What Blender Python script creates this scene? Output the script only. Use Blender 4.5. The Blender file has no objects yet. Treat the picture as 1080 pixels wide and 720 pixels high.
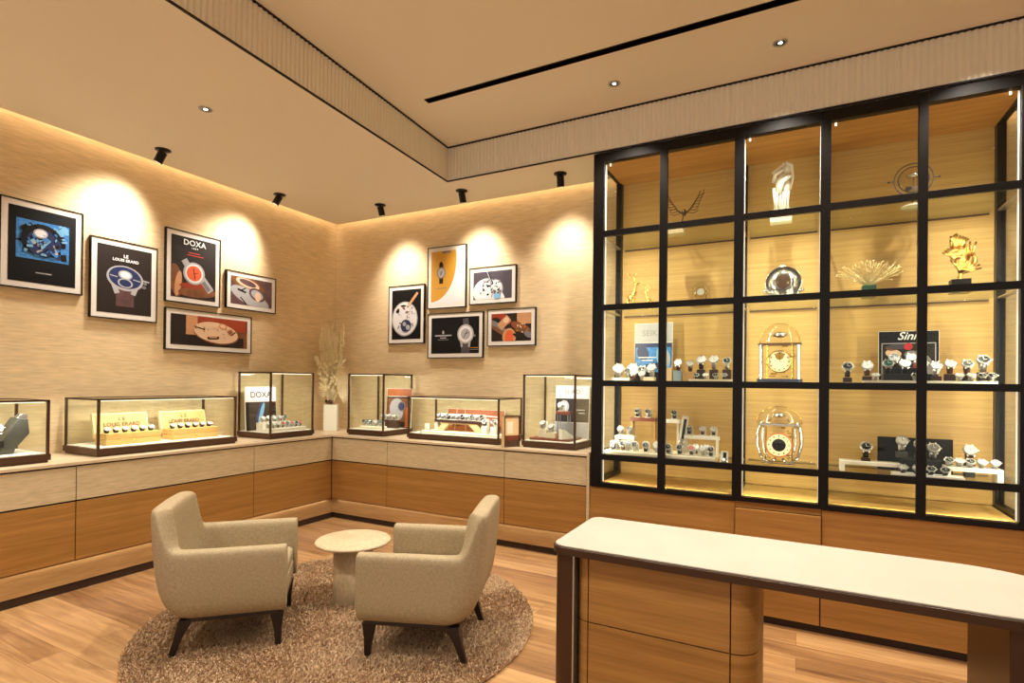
import bpy, math, random
import numpy as np
from mathutils import Vector, Matrix, Euler
random.seed(7)
R = math.radians
SC = bpy.context.scene
COL = SC.collection

# ------------------------------------------------------------------ camera, world, exposure
cam_d = bpy.data.cameras.new('camera'); cam = bpy.data.objects.new('camera', cam_d); COL.objects.link(cam)
cam_d.sensor_width = 36.0; cam_d.sensor_fit = 'HORIZONTAL'
cam_d.lens = 36.0 * 576.4 / 1080.0
cam_d.shift_y = 39.6 / 1080.0
cam_d.clip_start = 0.05
yaw, pit, rol = R(-27.631), R(0.315), R(0.651)
fw = Vector((math.sin(yaw)*math.cos(pit), math.cos(yaw)*math.cos(pit), math.sin(pit)))
rt = Vector((math.cos(yaw), -math.sin(yaw), 0)); up = rt.cross(fw)
r2 = rt*math.cos(rol) + up*math.sin(rol); u2 = -rt*math.sin(rol) + up*math.cos(rol)
cam.matrix_world = Matrix(((r2.x, u2.x, -fw.x, 0), (r2.y, u2.y, -fw.y, 0), (r2.z, u2.z, -fw.z, 1.5), (0, 0, 0, 1)))
SC.camera = cam
SC.view_settings.view_transform = 'Standard'; SC.view_settings.look = 'None'
SC.view_settings.gamma = 1.0; SC.view_settings.use_curve_mapping = False
SC.view_settings.exposure = 0.5
SC.cycles.max_bounces = 7; SC.cycles.diffuse_bounces = 4; SC.cycles.glossy_bounces = 3
SC.cycles.transmission_bounces = 3; SC.cycles.transparent_max_bounces = 28
SC.cycles.caustics_reflective = False; SC.cycles.caustics_refractive = False
SC.cycles.sample_clamp_indirect = 3.0; SC.cycles.blur_glossy = 0.5
W = bpy.data.worlds.new('world'); SC.world = W; W.use_nodes = True
W.node_tree.nodes['Background'].inputs[0].default_value = (1.0, 0.95, 0.86, 1)
W.node_tree.nodes['Background'].inputs[1].default_value = 0.50

WARM = (1.0, 0.94, 0.83); WARMER = (1.0, 0.80, 0.54)
def light(name, kind, loc, energy, color=WARM, rot=None, target=None, parent=None, **kw):
    d = bpy.data.lights.new(name, kind); d.energy = energy; d.color = color
    for k, v in kw.items(): setattr(d, k, v)
    o = bpy.data.objects.new(name, d); COL.objects.link(o); o.location = loc
    if rot: o.rotation_euler = rot
    if target: o.rotation_euler = (Vector(target) - Vector(loc)).to_track_quat('-Z', 'Y').to_euler()
    if parent: o.parent = parent
    return o

# ------------------------------------------------------------------ materials
def lin(c):
    return tuple(((v/255)/12.92 if v/255 <= .04045 else (((v/255)+.055)/1.055)**2.4) for v in c) + (1,)
MATS = {}
def new_mat(name):
    m = bpy.data.materials.new(name); m.use_nodes = True; MATS[name] = m
    nt = m.node_tree; return m, nt, nt.nodes, nt.links, nt.nodes['Principled BSDF']
def plain(name, col, rough=.5, metal=0, emit=None, es=0, spec=None, noise=0, nscale=60, bump=0, coat=0):
    m, nt, N, L, b = new_mat(name)
    c = lin(col)
    b.inputs['Base Color'].default_value = c; b.inputs['Roughness'].default_value = rough
    b.inputs['Metallic'].default_value = metal
    if coat: b.inputs['Coat Weight'].default_value = coat
    if spec is not None: b.inputs['Specular IOR Level'].default_value = spec
    if emit: b.inputs['Emission Color'].default_value = lin(emit); b.inputs['Emission Strength'].default_value = es
    if noise or bump:
        tc = N.new('ShaderNodeTexCoord'); n = N.new('ShaderNodeTexNoise'); n.inputs['Scale'].default_value = nscale
        n.inputs['Detail'].default_value = 5; L.new(tc.outputs['Object'], n.inputs['Vector'])
        if noise:
            r = N.new('ShaderNodeValToRGB'); r.color_ramp.elements[0].position = .3; r.color_ramp.elements[1].position = .7
            r.color_ramp.elements[0].color = tuple(v*(1-noise) for v in c[:3]) + (1,)
            r.color_ramp.elements[1].color = tuple(min(1, v*(1+noise)) for v in c[:3]) + (1,)
            L.new(n.outputs['Fac'], r.inputs['Fac']); L.new(r.outputs['Color'], b.inputs['Base Color'])
        if bump:
            bp = N.new('ShaderNodeBump'); bp.inputs['Strength'].default_value = bump; bp.inputs['Distance'].default_value = .003
            L.new(n.outputs['Fac'], bp.inputs['Height']); L.new(bp.outputs['Normal'], b.inputs['Normal'])
    return m
def grain(name, c1, c2, scale=(1.2, 1.2, 26), rough=.45, det=6, fine=True, ramp=(.32, .68), dist=.6, coord='Generated', bump=.08, spec=.4, c3=None):
    """horizontal wood / travertine streaks in world space"""
    m, nt, N, L, b = new_mat(name)
    g = N.new('ShaderNodeNewGeometry'); mp = N.new('ShaderNodeMapping'); mp.inputs['Scale'].default_value = scale
    L.new(g.outputs['Position'], mp.inputs['Vector'])
    n = N.new('ShaderNodeTexNoise'); n.inputs['Scale'].default_value = 1.0; n.inputs['Detail'].default_value = det
    n.inputs['Roughness'].default_value = .62; n.inputs['Distortion'].default_value = dist
    L.new(mp.outputs['Vector'], n.inputs['Vector'])
    r = N.new('ShaderNodeValToRGB'); e = r.color_ramp.elements
    e[0].position, e[1].position = ramp; e[0].color = lin(c1); e[1].color = lin(c2)
    if c3:
        x = e.new((ramp[0]+ramp[1])/2); x.color = lin(c3)
    L.new(n.outputs['Fac'], r.inputs['Fac'])
    out = r.outputs['Color']
    if fine:
        mp2 = N.new('ShaderNodeMapping'); mp2.inputs['Scale'].default_value = tuple(s*f for s, f in zip(scale, (6, 6, 5)))
        L.new(g.outputs['Position'], mp2.inputs['Vector'])
        n2 = N.new('ShaderNodeTexNoise'); n2.inputs['Scale'].default_value = 1; n2.inputs['Detail'].default_value = 3
        L.new(mp2.outputs['Vector'], n2.inputs['Vector'])
        mr = N.new('ShaderNodeMapRange'); mr.inputs[1].default_value = .3; mr.inputs[2].default_value = .7
        mr.inputs[3].default_value = .86; mr.inputs[4].default_value = 1.1
        L.new(n2.outputs['Fac'], mr.inputs[0])
        mx = N.new('ShaderNodeMix'); mx.data_type = 'RGBA'; mx.blend_type = 'MULTIPLY'; mx.inputs[0].default_value = 1
        L.new(out, mx.inputs[6]); L.new(mr.outputs[0], mx.inputs[7]); out = mx.outputs[2]
        bp = N.new('ShaderNodeBump'); bp.inputs['Strength'].default_value = bump; bp.inputs['Distance'].default_value = .002
        L.new(n2.outputs['Fac'], bp.inputs['Height']); L.new(bp.outputs['Normal'], b.inputs['Normal'])
    L.new(out, b.inputs['Base Color']); b.inputs['Roughness'].default_value = rough
    b.inputs['Specular IOR Level'].default_value = spec
    return m
def glass_mat(name, tint=(.97, .99, .97), refl=1.0, rough=.0):
    m, nt, N, L, b = new_mat(name); N.remove(b)
    t = N.new('ShaderNodeBsdfTransparent'); t.inputs[0].default_value = tint + (1,)
    gl = N.new('ShaderNodeBsdfGlossy'); gl.inputs['Roughness'].default_value = rough
    f = N.new('ShaderNodeFresnel'); f.inputs['IOR'].default_value = 1.45
    gm = N.new('ShaderNodeNewGeometry'); io = N.new('ShaderNodeMapRange'); io.inputs[3].default_value = 1.45; io.inputs[4].default_value = 1/1.45
    L.new(gm.outputs['Backfacing'], io.inputs[0]); L.new(io.outputs[0], f.inputs['IOR'])
    mu = N.new('ShaderNodeMath'); mu.operation = 'MULTIPLY'; mu.inputs[1].default_value = refl
    mx = N.new('ShaderNodeMixShader'); L.new(f.outputs[0], mu.inputs[0]); L.new(mu.outputs[0], mx.inputs[0])
    L.new(t.outputs[0], mx.inputs[1]); L.new(gl.outputs[0], mx.inputs[2])
    L.new(mx.outputs[0], N['Material Output'].inputs[0])
    return m
def floor_mat():
    m, nt, N, L, b = new_mat('oak_planks')
    g = N.new('ShaderNodeNewGeometry')
    br = N.new('ShaderNodeTexBrick'); br.offset = .37; br.offset_frequency = 2
    br.inputs['Scale'].default_value = 1; br.inputs['Brick Width'].default_value = 1.5; br.inputs['Row Height'].default_value = .17
    br.inputs['Mortar Size'].default_value = .0012; br.inputs['Bias'].default_value = 0
    br.inputs['Color1'].default_value = (0, 0, 0, 1); br.inputs['Color2'].default_value = (1, 1, 1, 1)
    br.inputs['Mortar'].default_value = (.1, .1, .1, 1)
    L.new(g.outputs['Position'], br.inputs['Vector'])
    # grain, offset for every board by its tone
    sc = N.new('ShaderNodeVectorMath'); sc.operation = 'MULTIPLY'; sc.inputs[1].default_value = (1.5, 22, 1)
    L.new(g.outputs['Position'], sc.inputs[0])
    ad = N.new('ShaderNodeVectorMath'); ad.operation = 'MULTIPLY_ADD'; ad.inputs[1].default_value = (37, 13, 5)
    L.new(br.outputs['Color'], ad.inputs[0]); L.new(sc.outputs[0], ad.inputs[2])
    n = N.new('ShaderNodeTexNoise'); n.inputs['Scale'].default_value = 1.0; n.inputs['Detail'].default_value = 7
    n.inputs['Roughness'].default_value = .6; n.inputs['Distortion'].default_value = .8
    L.new(ad.outputs[0], n.inputs['Vector'])
    add = N.new('ShaderNodeMath'); add.operation = 'MULTIPLY_ADD'; add.inputs[1].default_value = .34
    sep = N.new('ShaderNodeSeparateColor'); L.new(br.outputs['Color'], sep.inputs[0])
    L.new(sep.outputs[0], add.inputs[0]); L.new(n.outputs['Fac'], add.inputs[2])
    r = N.new('ShaderNodeValToRGB'); e = r.color_ramp.elements
    e[0].position = .32; e[0].color = lin((104, 68, 38)); e[1].position = .92; e[1].color = lin((190, 148, 98))
    x = e.new(.6); x.color = lin((150, 108, 66))
    L.new(add.outputs[0], r.inputs['Fac'])
    mx = N.new('ShaderNodeMix'); mx.data_type = 'RGBA'; mx.blend_type = 'MIX'
    L.new(br.outputs['Fac'], mx.inputs[0]); L.new(r.outputs['Color'], mx.inputs[6]); mx.inputs[7].default_value = lin((110, 66, 38))
    L.new(mx.outputs[2], b.inputs['Base Color']); b.inputs['Roughness'].default_value = .42
    b.inputs['Specular IOR Level'].default_value = .4
    return m
def pile_mat():
    m, nt, N, L, b = new_mat('rug_pile')
    g = N.new('ShaderNodeNewGeometry'); r = N.new('ShaderNodeValToRGB'); e = r.color_ramp.elements
    e[0].color = lin((176, 145, 110)); e[1].color = lin((218, 187, 150))
    L.new(g.outputs['Random Per Island'], r.inputs['Fac']); L.new(r.outputs['Color'], b.inputs['Base Color'])
    b.inputs['Roughness'].default_value = .95; b.inputs['Specular IOR Level'].default_value = .1
    return m

grain('wall_stone', (224, 197, 155), (233, 209, 169), scale=(1.2, 1.2, 16), rough=.75, ramp=(.22, .78), dist=1.0, bump=.1, spec=.15, c3=(228, 202, 160))
grain('veneer', (146, 100, 46), (174, 126, 66), scale=(.7, .7, 24), rough=.42, ramp=(.3, .7))
grain('veneer_light', (182, 136, 84), (208, 164, 112), scale=(.7, .7, 24), rough=.5, ramp=(.3, .7))
grain('back_veneer', (192, 150, 84), (212, 174, 106), scale=(.6, .6, 46), rough=.5, ramp=(.3, .7))
grain('canopy_veneer', (178, 124, 66), (204, 150, 84), scale=(.6, 22, 1), rough=.5, ramp=(.3, .7))
grain('plinth_veneer', (162, 122, 74), (188, 148, 98), scale=(1, 1, 14), rough=.5, ramp=(.3, .7))
grain('fascia_stone', (196, 174, 136), (206, 186, 148), scale=(2, 2, 18), rough=.55, ramp=(.3, .7), bump=.05)
grain('travertine', (190, 166, 130), (214, 192, 158), scale=(9, 9, 5), rough=.4, ramp=(.25, .75), bump=.05)
floor_mat(); pile_mat()
plain('counter_stone', (212, 188, 156), .35, noise=.05, nscale=12)
plain('desk_stone', (184, 171, 155), .4, noise=.04, nscale=6)
plain('ceiling_paint', (244, 238, 226), .85)
plain('flute_paint', (240, 233, 216), .8)
plain('black_metal', (24, 20, 18), .35, .6)
plain('dark_gap', (22, 14, 8), .7)
plain('kick_black', (48, 28, 14), .6)
plain('bronze', (80, 58, 42), .34, .7)
plain('bronze_dark', (84, 60, 44), .4, .5)
plain('white_deck', (238, 228, 208), .6)
plain('holder_white', (238, 232, 218), .5)
plain('mat_board', (236, 230, 222), .7)
plain('print_black', (14, 12, 13), .6, spec=.2); plain('print_dark', (42, 33, 29), .6, spec=.2); plain('print_slate', (74, 68, 78), .35)
plain('print_white', (232, 230, 232), .4); plain('print_silver', (176, 174, 178), .4); plain('print_grey', (120, 116, 120), .4)
plain('print_blue', (58, 128, 200), .4, noise=.35, nscale=40); plain('print_navy', (30, 44, 92), .4); plain('print_sky', (120, 180, 220), .4)
plain('print_orange', (226, 96, 54), .4); plain('print_rust', (150, 52, 22), .4); plain('print_brown', (120, 72, 42), .4, noise=.3, nscale=16)
plain('print_skin', (206, 150, 106), .45, noise=.1, nscale=12); plain('print_gold', (206, 150, 50), .4); plain('print_peach', (232, 196, 166), .4)
plain('print_plum', (90, 62, 66), .4, noise=.35, nscale=14); plain('print_red', (196, 40, 44), .4)
plain('chair_fabric', (162, 143, 110), .75, noise=.16, nscale=90, bump=.35)
plain('cushion_fabric', (166, 147, 114), .75, noise=.16, nscale=90, bump=.3)
plain('ebony', (30, 18, 14), .35)
plain('rug_backing', (132, 98, 72), .95)
plain('vase_white', (240, 234, 218), .35)
plain('dried_straw', (252, 232, 190), .8, noise=.12, nscale=20); plain('dried_leaf', (250, 232, 194), .8); plain('seed_brown', (92, 58, 30), .8)
plain('pale_gold', (252, 228, 164), .35, .35); plain('chrome', (214, 212, 208), .16, 1); plain('steel', (190, 188, 184), .3, .9); plain('brass', (222, 176, 84), .22, 1); plain('gold_leaf', (240, 200, 110), .25, 1)
plain('dial_cream', (206, 192, 156), .4); plain('dial_white', (214, 212, 204), .3); plain('dial_black', (18, 18, 20), .25); plain('dial_blue', (38, 70, 130), .25); plain('dial_green', (34, 90, 84), .25)
plain('dial_red', (190, 60, 40), .3); plain('dial_silver', (200, 198, 190), .3); plain('dial_grey', (110, 108, 104), .3)
plain('strap_black', (20, 18, 18), .5); plain('strap_brown', (86, 48, 28), .55); plain('strap_navy', (28, 36, 60), .5)
plain('box_yellow', (214, 174, 104), .45, noise=.05, nscale=8); plain('box_inner', (242, 220, 160), .6)
plain('tray_cream', (232, 222, 192), .55); plain('tray_sand', (226, 190, 140), .55); plain('block_brown', (112, 52, 28), .4); plain('block_dark', (52, 26, 18), .4)
plain('block_black', (20, 19, 19), .5, spec=.3); plain('block_grey', (70, 72, 66), .45); plain('block_blue', (150, 170, 180), .5); plain('block_tan', (196, 152, 92), .5)
plain('copper_print', (170, 92, 46), .4, noise=.15, nscale=14); plain('green_stone', (52, 92, 70), .35, noise=.2, nscale=40)
plain('plaster', (236, 226, 208), .7); plain('clear_acrylic', (226, 220, 200), .1)
plain('lettering_white', (244, 244, 244), .5); plain('lettering_grey', (150, 146, 140), .5); plain('lettering_brown', (110, 84, 50), .5)
plain('lettering_red', (196, 60, 36), .5); plain('lettering_dark', (60, 54, 52), .5)
plain('led_white', (255, 255, 255), .5, emit=(255, 238, 205), es=1.3)
plain('led_soft', (255, 255, 255), .5, emit=(255, 240, 210), es=.5)
plain('lamp_glow', (255, 255, 255), .5, emit=(255, 246, 226), es=7)
glass_mat('glass', (.975, .99, .97), .8); glass_mat('top_glass', (.96, .97, .95), 2.4); glass_mat('shelf_glass', (.95, .975, .93), .45); glass_mat('dome_glass', (.97, .96, .93), 1.3)
glass_mat('door_glass', (.985, .99, .98), .5)

# ------------------------------------------------------------------ mesh builder
class MB:
    def __init__(s): s.v = []; s.f = []; s.mi = []; s.m = 0; s.T = Matrix.Identity(4); s.sm = []
    def add(s, vs, fs, smooth=False):
        o = len(s.v); s.v += [tuple(s.T @ Vector(p)) for p in vs]
        for f in fs: s.f.append(tuple(i+o for i in f)); s.mi.append(s.m); s.sm.append(smooth)
        return s
    def box(s, a, b):
        x0, y0, z0 = a; x1, y1, z1 = b
        return s.add([(x0, y0, z0), (x1, y0, z0), (x1, y1, z0), (x0, y1, z0), (x0, y0, z1), (x1, y0, z1), (x1, y1, z1), (x0, y1, z1)],
                     [(0, 3, 2, 1), (4, 5, 6, 7), (0, 1, 5, 4), (1, 2, 6, 5), (2, 3, 7, 6), (3, 0, 4, 7)])
    def cbox(s, c, d): return s.box([c[i]-d[i]/2 for i in range(3)], [c[i]+d[i]/2 for i in range(3)])
    def prism(s, pts, z0, z1, axis='z', smooth=False):
        n = len(pts)
        def P(p, h): return (p[0], p[1], h) if axis == 'z' else ((p[0], h, p[1]) if axis == 'y' else (h, p[0], p[1]))
        vs = [P(p, z0) for p in pts] + [P(p, z1) for p in pts]
        s.add(vs, [tuple(range(n))[::-1], tuple(range(n, 2*n))])
        o = len(s.v) - 2*n
        for i in range(n):
            j = (i+1) % n; s.f.append((o+i, o+j, o+n+j, o+n+i)); s.mi.append(s.m); s.sm.append(smooth)
        return s
    def lathe(s, prof, c=(0, 0, 0), n=24, smooth=True, sx=1, sy=1, a0=0, a1=2*math.pi):
        full = abs(a1-a0-2*math.pi) < 1e-6; k = n if full else n+1
        vs = []
        for r, z in prof:
            for i in range(k):
                a = a0 + (a1-a0)*i/n; vs.append((c[0]+r*sx*math.cos(a), c[1]+r*sy*math.sin(a), c[2]+z))
        fs = []
        for j in range(len(prof)-1):
            for i in range(n):
                i2 = (i+1) % k; fs.append((j*k+i, j*k+i2, (j+1)*k+i2, (j+1)*k+i))
        if full:
            if prof[0][0] > 1e-5: fs.append(tuple(range(k))[::-1])
            if prof[-1][0] > 1e-5: fs.append(tuple(range((len(prof)-1)*k, len(prof)*k)))
        return s.add(vs, fs, smooth)
    def cyl(s, a, b, r, r2=None, n=16, smooth=True):
        a = Vector(a); b = Vector(b); r2 = r if r2 is None else r2
        q = (b-a).to_track_quat('Z', 'Y'); vs = []
        for p, rr in ((a, r), (b, r2)):
            for i in range(n):
                t = 2*math.pi*i/n; vs.append(tuple(p + q @ Vector((rr*math.cos(t), rr*math.sin(t), 0))))
        s.add(vs, [(i, (i+1) % n, n+(i+1) % n, n+i) for i in range(n)], smooth)
        return s.add(vs, [tuple(range(n))[::-1], tuple(range(n, 2*n))])
    def tube(s, pts, r, n=6, taper=None, closed=False):
        pts = [Vector(p) for p in pts]; m = len(pts); vs = []; prev = None
        for i, p in enumerate(pts):
            if closed: t = pts[(i+1) % m]-pts[i-1]
            else: t = pts[min(i+1, m-1)] - pts[max(i-1, 0)]
            t.normalize()
            ref = Vector((0, 0, 1)) if abs(t.z) < .9 else Vector((1, 0, 0))
            if prev is not None: ref = prev
            x = t.cross(ref)
            if x.length < 1e-4: x = t.orthogonal()
            x.normalize(); y = x.cross(t).normalized(); prev = y
            rr = r if taper is None else r*(1+(taper-1)*i/(m-1))
            for k in range(n):
                a = 2*math.pi*k/n; vs.append(tuple(p + x*rr*math.cos(a) + y*rr*math.sin(a)))
        fs = [(i*n+k, i*n+(k+1) % n, (i+1)*n+(k+1) % n, (i+1)*n+k) for i in range(m-1) for k in range(n)]
        if closed: fs += [((m-1)*n+k, (m-1)*n+(k+1) % n, (k+1) % n, k) for k in range(n)]
        else: fs += [tuple(range(n))[::-1], tuple(range((m-1)*n, m*n))]
        return s.add(vs, fs, True)
    def ball(s, c, r, n=12, m=8, sc=(1, 1, 1)):
        vs = []; 
        for j in range(m+1):
            t = math.pi*j/m
            for i in range(n):
                a = 2*math.pi*i/n
                vs.append((c[0]+r*sc[0]*math.sin(t)*math.cos(a), c[1]+r*sc[1]*math.sin(t)*math.sin(a), c[2]+r*sc[2]*math.cos(t)))
        return s.add(vs, [(j*n+i, (j+1)*n+i, (j+1)*n+(i+1) % n, j*n+(i+1) % n) for j in range(m) for i in range(n)], True)
    def mesh(s, name, mats):
        me = bpy.data.meshes.new(name); me.from_pydata(s.v, [], s.f); me.update()
        for m in (mats if isinstance(mats, (list, tuple)) else [mats]): me.materials.append(MATS[m])
        me.polygons.foreach_set('material_index', s.mi); me.polygons.foreach_set('use_smooth', s.sm); me.update()
        return me
    def build(s, name, mats, parent=None, bevel=0, seg=2, **p):
        return put(name, s.mesh(name, mats), parent, bevel, seg, **p)
def put(name, me, parent=None, bevel=0, seg=2, loc=None, rot=None, **p):
    o = bpy.data.objects.new(name, me); COL.objects.link(o)
    if parent is not None: o.parent = parent
    if loc: o.location = loc
    if rot: o.rotation_euler = rot
    if bevel:
        b = o.modifiers.new('bevel', 'BEVEL'); b.width = bevel; b.segments = seg; b.limit_method = 'ANGLE'; b.angle_limit = R(40)
    for k, v in p.items(): o[k] = v
    return o
def thing(name, label, cat, loc=(0, 0, 0), rz=0, group=None):
    o = bpy.data.objects.new(name, None); COL.objects.link(o); o.empty_display_size = .05
    o.location = loc; o.rotation_euler = (0, 0, rz); o['label'] = label; o['category'] = cat
    if group: o['group'] = group
    return o
def struct(name, mb, mats, **k): return mb.build(name, mats, None, kind='structure', **k)
def box(name, a, b, mat, parent=None, bevel=0, **p): return MB().box(a, b).build(name, mat, parent, bevel, **p)
def rrect(x0, y0, x1, y1, r, n=8):
    rs = r if isinstance(r, (list, tuple)) else [r]*4
    pts = []
    for (cx, cy, a, rr) in ((x1-rs[0], y1-rs[0], 0, rs[0]), (x0+rs[1], y1-rs[1], 90, rs[1]), (x0+rs[2], y0+rs[2], 180, rs[2]), (x1-rs[3], y0+rs[3], 270, rs[3])):
        for i in range(n+1):
            t = R(a+90*i/n); pts.append((cx+rr*math.cos(t), cy+rr*math.sin(t)))
    return pts
TXT = {}
def text(s, size, mat, parent, loc, rot=(R(90), 0, 0), align='CENTER', name='lettering', bold=0, shear=0, spacing=1, sx=1):
    key = (s, size, mat, bold, shear, spacing, align)
    if key not in TXT:
        c = bpy.data.curves.new('txt', 'FONT'); c.body = s; c.size = size; c.align_x = align; c.align_y = 'CENTER'
        c.offset = bold; c.shear = shear; c.space_character = spacing; c.resolution_u = 3; c.extrude = .0004
        o = bpy.data.objects.new('txt', c); COL.objects.link(o)
        dg = bpy.context.evaluated_depsgraph_get(); me = bpy.data.meshes.new_from_object(o.evaluated_get(dg))
        bpy.data.objects.remove(o); me.materials.clear(); me.materials.append(MATS[mat]); me.name = 'lettering'; TXT[key] = me
    o = put(name, TXT[key], parent, loc=loc, rot=rot); o.scale = (sx, 1, 1); return o

# ------------------------------------------------------------------ room shell
XW, YW, ZC, ZU = -5.12, 5.02, 3.407, 3.735
XR, YF = 4.2, -2.6
struct('floor', MB().box((XW-.1, YF, -.05), (XR, YW+.1, 0)), 'oak_planks')
struct('wall_left', MB().box((XW-.1, YF, 0), (XW, YW+.1, 3.62)), 'wall_stone')
struct('wall_back', MB().box((XW-.1, YW, 0), (XR, YW+.1, 3.62)), 'wall_stone')
struct('wall_right', MB().box((XR, YF, 0), (XR+.1, YW+.1, 3.85)), 'wall_stone')
SOX, SOY = -2.992, 4.331
def sox(y): return SOX + (SOY-y)*math.tan(R(3.15))
g = .085
m = MB()
m.prism([(XW+g, YF), (sox(YF), YF), (SOX, SOY), (XR, SOY), (XR, YW-g), (XW+g, YW-g)], ZC, ZC+.04)
m.box((XW-.1, YF, 3.62), (XW+g+.02, YW+.1, 3.66)); m.box((XW-.1, YW-g-.02, 3.62), (XR, YW+.1, 3.66))
m.box((XW+g, YF, ZC+.04), (XW+g+.02, YW-g, 3.62)); m.box((XW+g, YW-g-.02, ZC+.04), (XR, YW-g, 3.62))
# raised field with the long slot cut out of it
s0, s1, sl = 3.497, 3.567, -2.652
m.prism([(sox(YF)-.3, YF), (XR, YF), (XR, s0), (sox(s0)-.3, s0)], ZU, ZU+.04)
m.prism([(SOX-.3, s1), (XR, s1), (XR, SOY+.1), (SOX-.3, SOY+.1)], ZU, ZU+.04)
m.prism([(SOX-.3, s0), (sl, s0), (sl, s1), (SOX-.3, s1)], ZU, ZU+.04)
m.box((XR-.4, s0, ZU), (XR, s1, ZU+.04))
struct('ceiling', m, 'ceiling_paint')
t = thing('slot_diffuser', 'long black linear slot diffuser recessed in the raised ceiling', 'air slot', (sl, (s0+s1)/2, ZU))
box('slot_trough', (0, -.035, .03), (XR-.4-sl, .035, .09), 'black_metal', t)
MB().box((0, -.035, .0), (XR-.4-sl, -.03, .03)).box((0, .03, 0), (XR-.4-sl, .035, .03)).box((0, -.035, 0), (.005, .035, .03)).build('slot_trim', 'black_metal', t)
# fluted drop between the two ceiling levels
def flute(p0, p1, nrm, z0, z1, pitch=.036, amp=.011):
    p0 = Vector(p0); p1 = Vector(p1); L = (p1-p0).length; d = (p1-p0)/L; n = int(L/pitch)*6; vs = []; fs = []
    for i in range(n+1):
        s = L*i/n; ph = (i % 6)/6; o = amp*math.sin(math.pi*ph)
        p = p0 + d*s + Vector(nrm)*o
        vs += [(p.x, p.y, z0), (p.x, p.y, z1)]
    fs = [(2*i, 2*i+2, 2*i+3, 2*i+1) for i in range(n)]
    return vs, fs
m = MB(); cs, sn = math.cos(R(3.15)), math.sin(R(3.15))
v, f = flute((SOX, SOY, 0), (XR, SOY, 0), (0, -1, 0), ZC+.008, ZU-.012); m.add(v, f, True)
v, f = flute((sox(YF), YF, 0), (SOX, SOY, 0), (cs, sn, 0), ZC+.008, ZU-.012); m.add(v, f, True)
m.box((SOX, SOY+.001, ZC+.005), (XR, SOY+.03, ZU)); 
m.prism([(sox(YF)-.03, YF), (sox(YF)-.001, YF), (SOX-.001, SOY), (SOX-.03, SOY)], ZC+.005, ZU)
struct('trim_1', m, 'flute_paint')
m = MB()
m.box((SOX, SOY-.013, ZC-.002), (XR, SOY+.001, ZC+.008)); m.box((SOX, SOY-.018, ZU-.012), (XR, SOY+.02, ZU-.001))
m.prism([(sox(YF)-.001, YF), (sox(YF)+.013, YF), (SOX+.013, SOY), (SOX-.001, SOY)], ZC-.002, ZC+.008)
m.prism([(sox(YF)-.02, YF), (sox(YF)+.018, YF), (SOX+.018, SOY), (SOX-.02, SOY)], ZU-.012, ZU-.001)
struct('trim_2', m, 'dark_gap')
# cove lighting above the ceiling edge
light('cove_light_left', 'AREA', (XW+.05, (YW+YF)/2, 3.55), 7.5, WARMER, rot=(0, 0, 0), shape='RECTANGLE', size=.05, size_y=YW-YF-.2)
light('cove_light_back', 'AREA', ((XW+XR)/2, YW-.05, 3.55), 9, WARMER, rot=(0, 0, 0), shape='RECTANGLE', size=XR-XW-.2, size_y=.05)

# ------------------------------------------------------------------ ceiling lamps
def spotlight(x, y, z, target, energy, label, size=R(84)):
    t = thing('spotlight', label, 'spotlight', (x, y, z), 0, 'black adjustable spotlights on the lower ceiling')
    MB().lathe([(.06, 0), (.06, -.006), (.03, -.014), (.012, -.016)], n=24).build('canopy', 'black_metal', t)
    d = (Vector(target)-Vector((x, y, z))).normalized(); h = Vector((d.x*.35, d.y*.35, -1)).normalized()
    h = (h*.25 + d*.75).normalized()
    a = Vector((0, 0, -.02)); b = a + h*.095
    MB().cyl(a, b, .034, n=20).cyl(Vector((0, 0, -.004)), a + h*.01, .012).build('lamp_head', 'black_metal', t); lh = t.children[-1]
    MB().cyl(b, b + h*.0015, .024, n=20).build('lens', 'led_soft', lh)
    light('spotlight_beam', 'SPOT', tuple(b + h*.02), energy, WARM, rot=tuple((Vector(target)-(Vector((x, y, z))+b)).to_track_quat('-Z', 'Y').to_euler()), parent=t, spot_size=size, spot_blend=1.0, shadow_soft_size=.09)
SP = 84
spotlight(-4.718, 1.40, ZC, (XW, 1.1, 2.5), SP, 'black ceiling spotlight out over the far left end of the counter')
spotlight(-4.718, 2.676, ZC, (XW, 2.42, 2.62), SP*1.05, 'black ceiling spotlight tilted towards the left wall, nearest the camera')
spotlight(-4.752, 3.864, ZC, (XW, 3.52, 2.6), SP, 'black ceiling spotlight on the left ceiling strip, nearer the room corner')
spotlight(-4.035, 4.576, ZC, (-4.02, YW, 2.4), SP*.75, 'black ceiling spotlight just right of the room corner')
spotlight(-2.994, 4.589, ZC, (-3.03, YW, 2.55), SP*.8, 'black ceiling spotlight hanging straight down above the yellow-print picture')
spotlight(-1.937, 4.605, ZC, (-2.05, YW, 2.55), SP*.55, 'black ceiling spotlight nearest the shelving, tilted to the left')
def downlight(x, y, z, energy, label, vis=True, size=R(105)):
    t = thing('downlight', label, 'downlight', (x, y, z), 0, 'round recessed downlights')
    MB().lathe([(.030, .0), (.045, .0), (.045, -.004), (.038, -.005), (.030, -.002)], n=28).build('trim_ring', 'steel', t)
    MB().lathe([(.030, -.002), (.020, .0), (.0, .0)], n=24).build('reflector', 'steel', t); MB().lathe([(.014, -.001), (.012, -.004), (.001, -.005)], n=24).build('lamp', 'lamp_glow', t)
    light('downlight_beam', 'SPOT', (0, 0, -.03), energy, WARM, rot=(0, 0, 0), parent=t, spot_size=size, spot_blend=.9 if z < 3.5 else .55, shadow_soft_size=.03)
DL = 120
downlight(-3.73, 2.403, ZC, DL, 'small round downlight in the lower ceiling left of the fluted drop')
downlight(-1.231, 3.944, ZU, DL, 'round downlight in the raised ceiling, closer to the end of the black slot')
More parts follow.
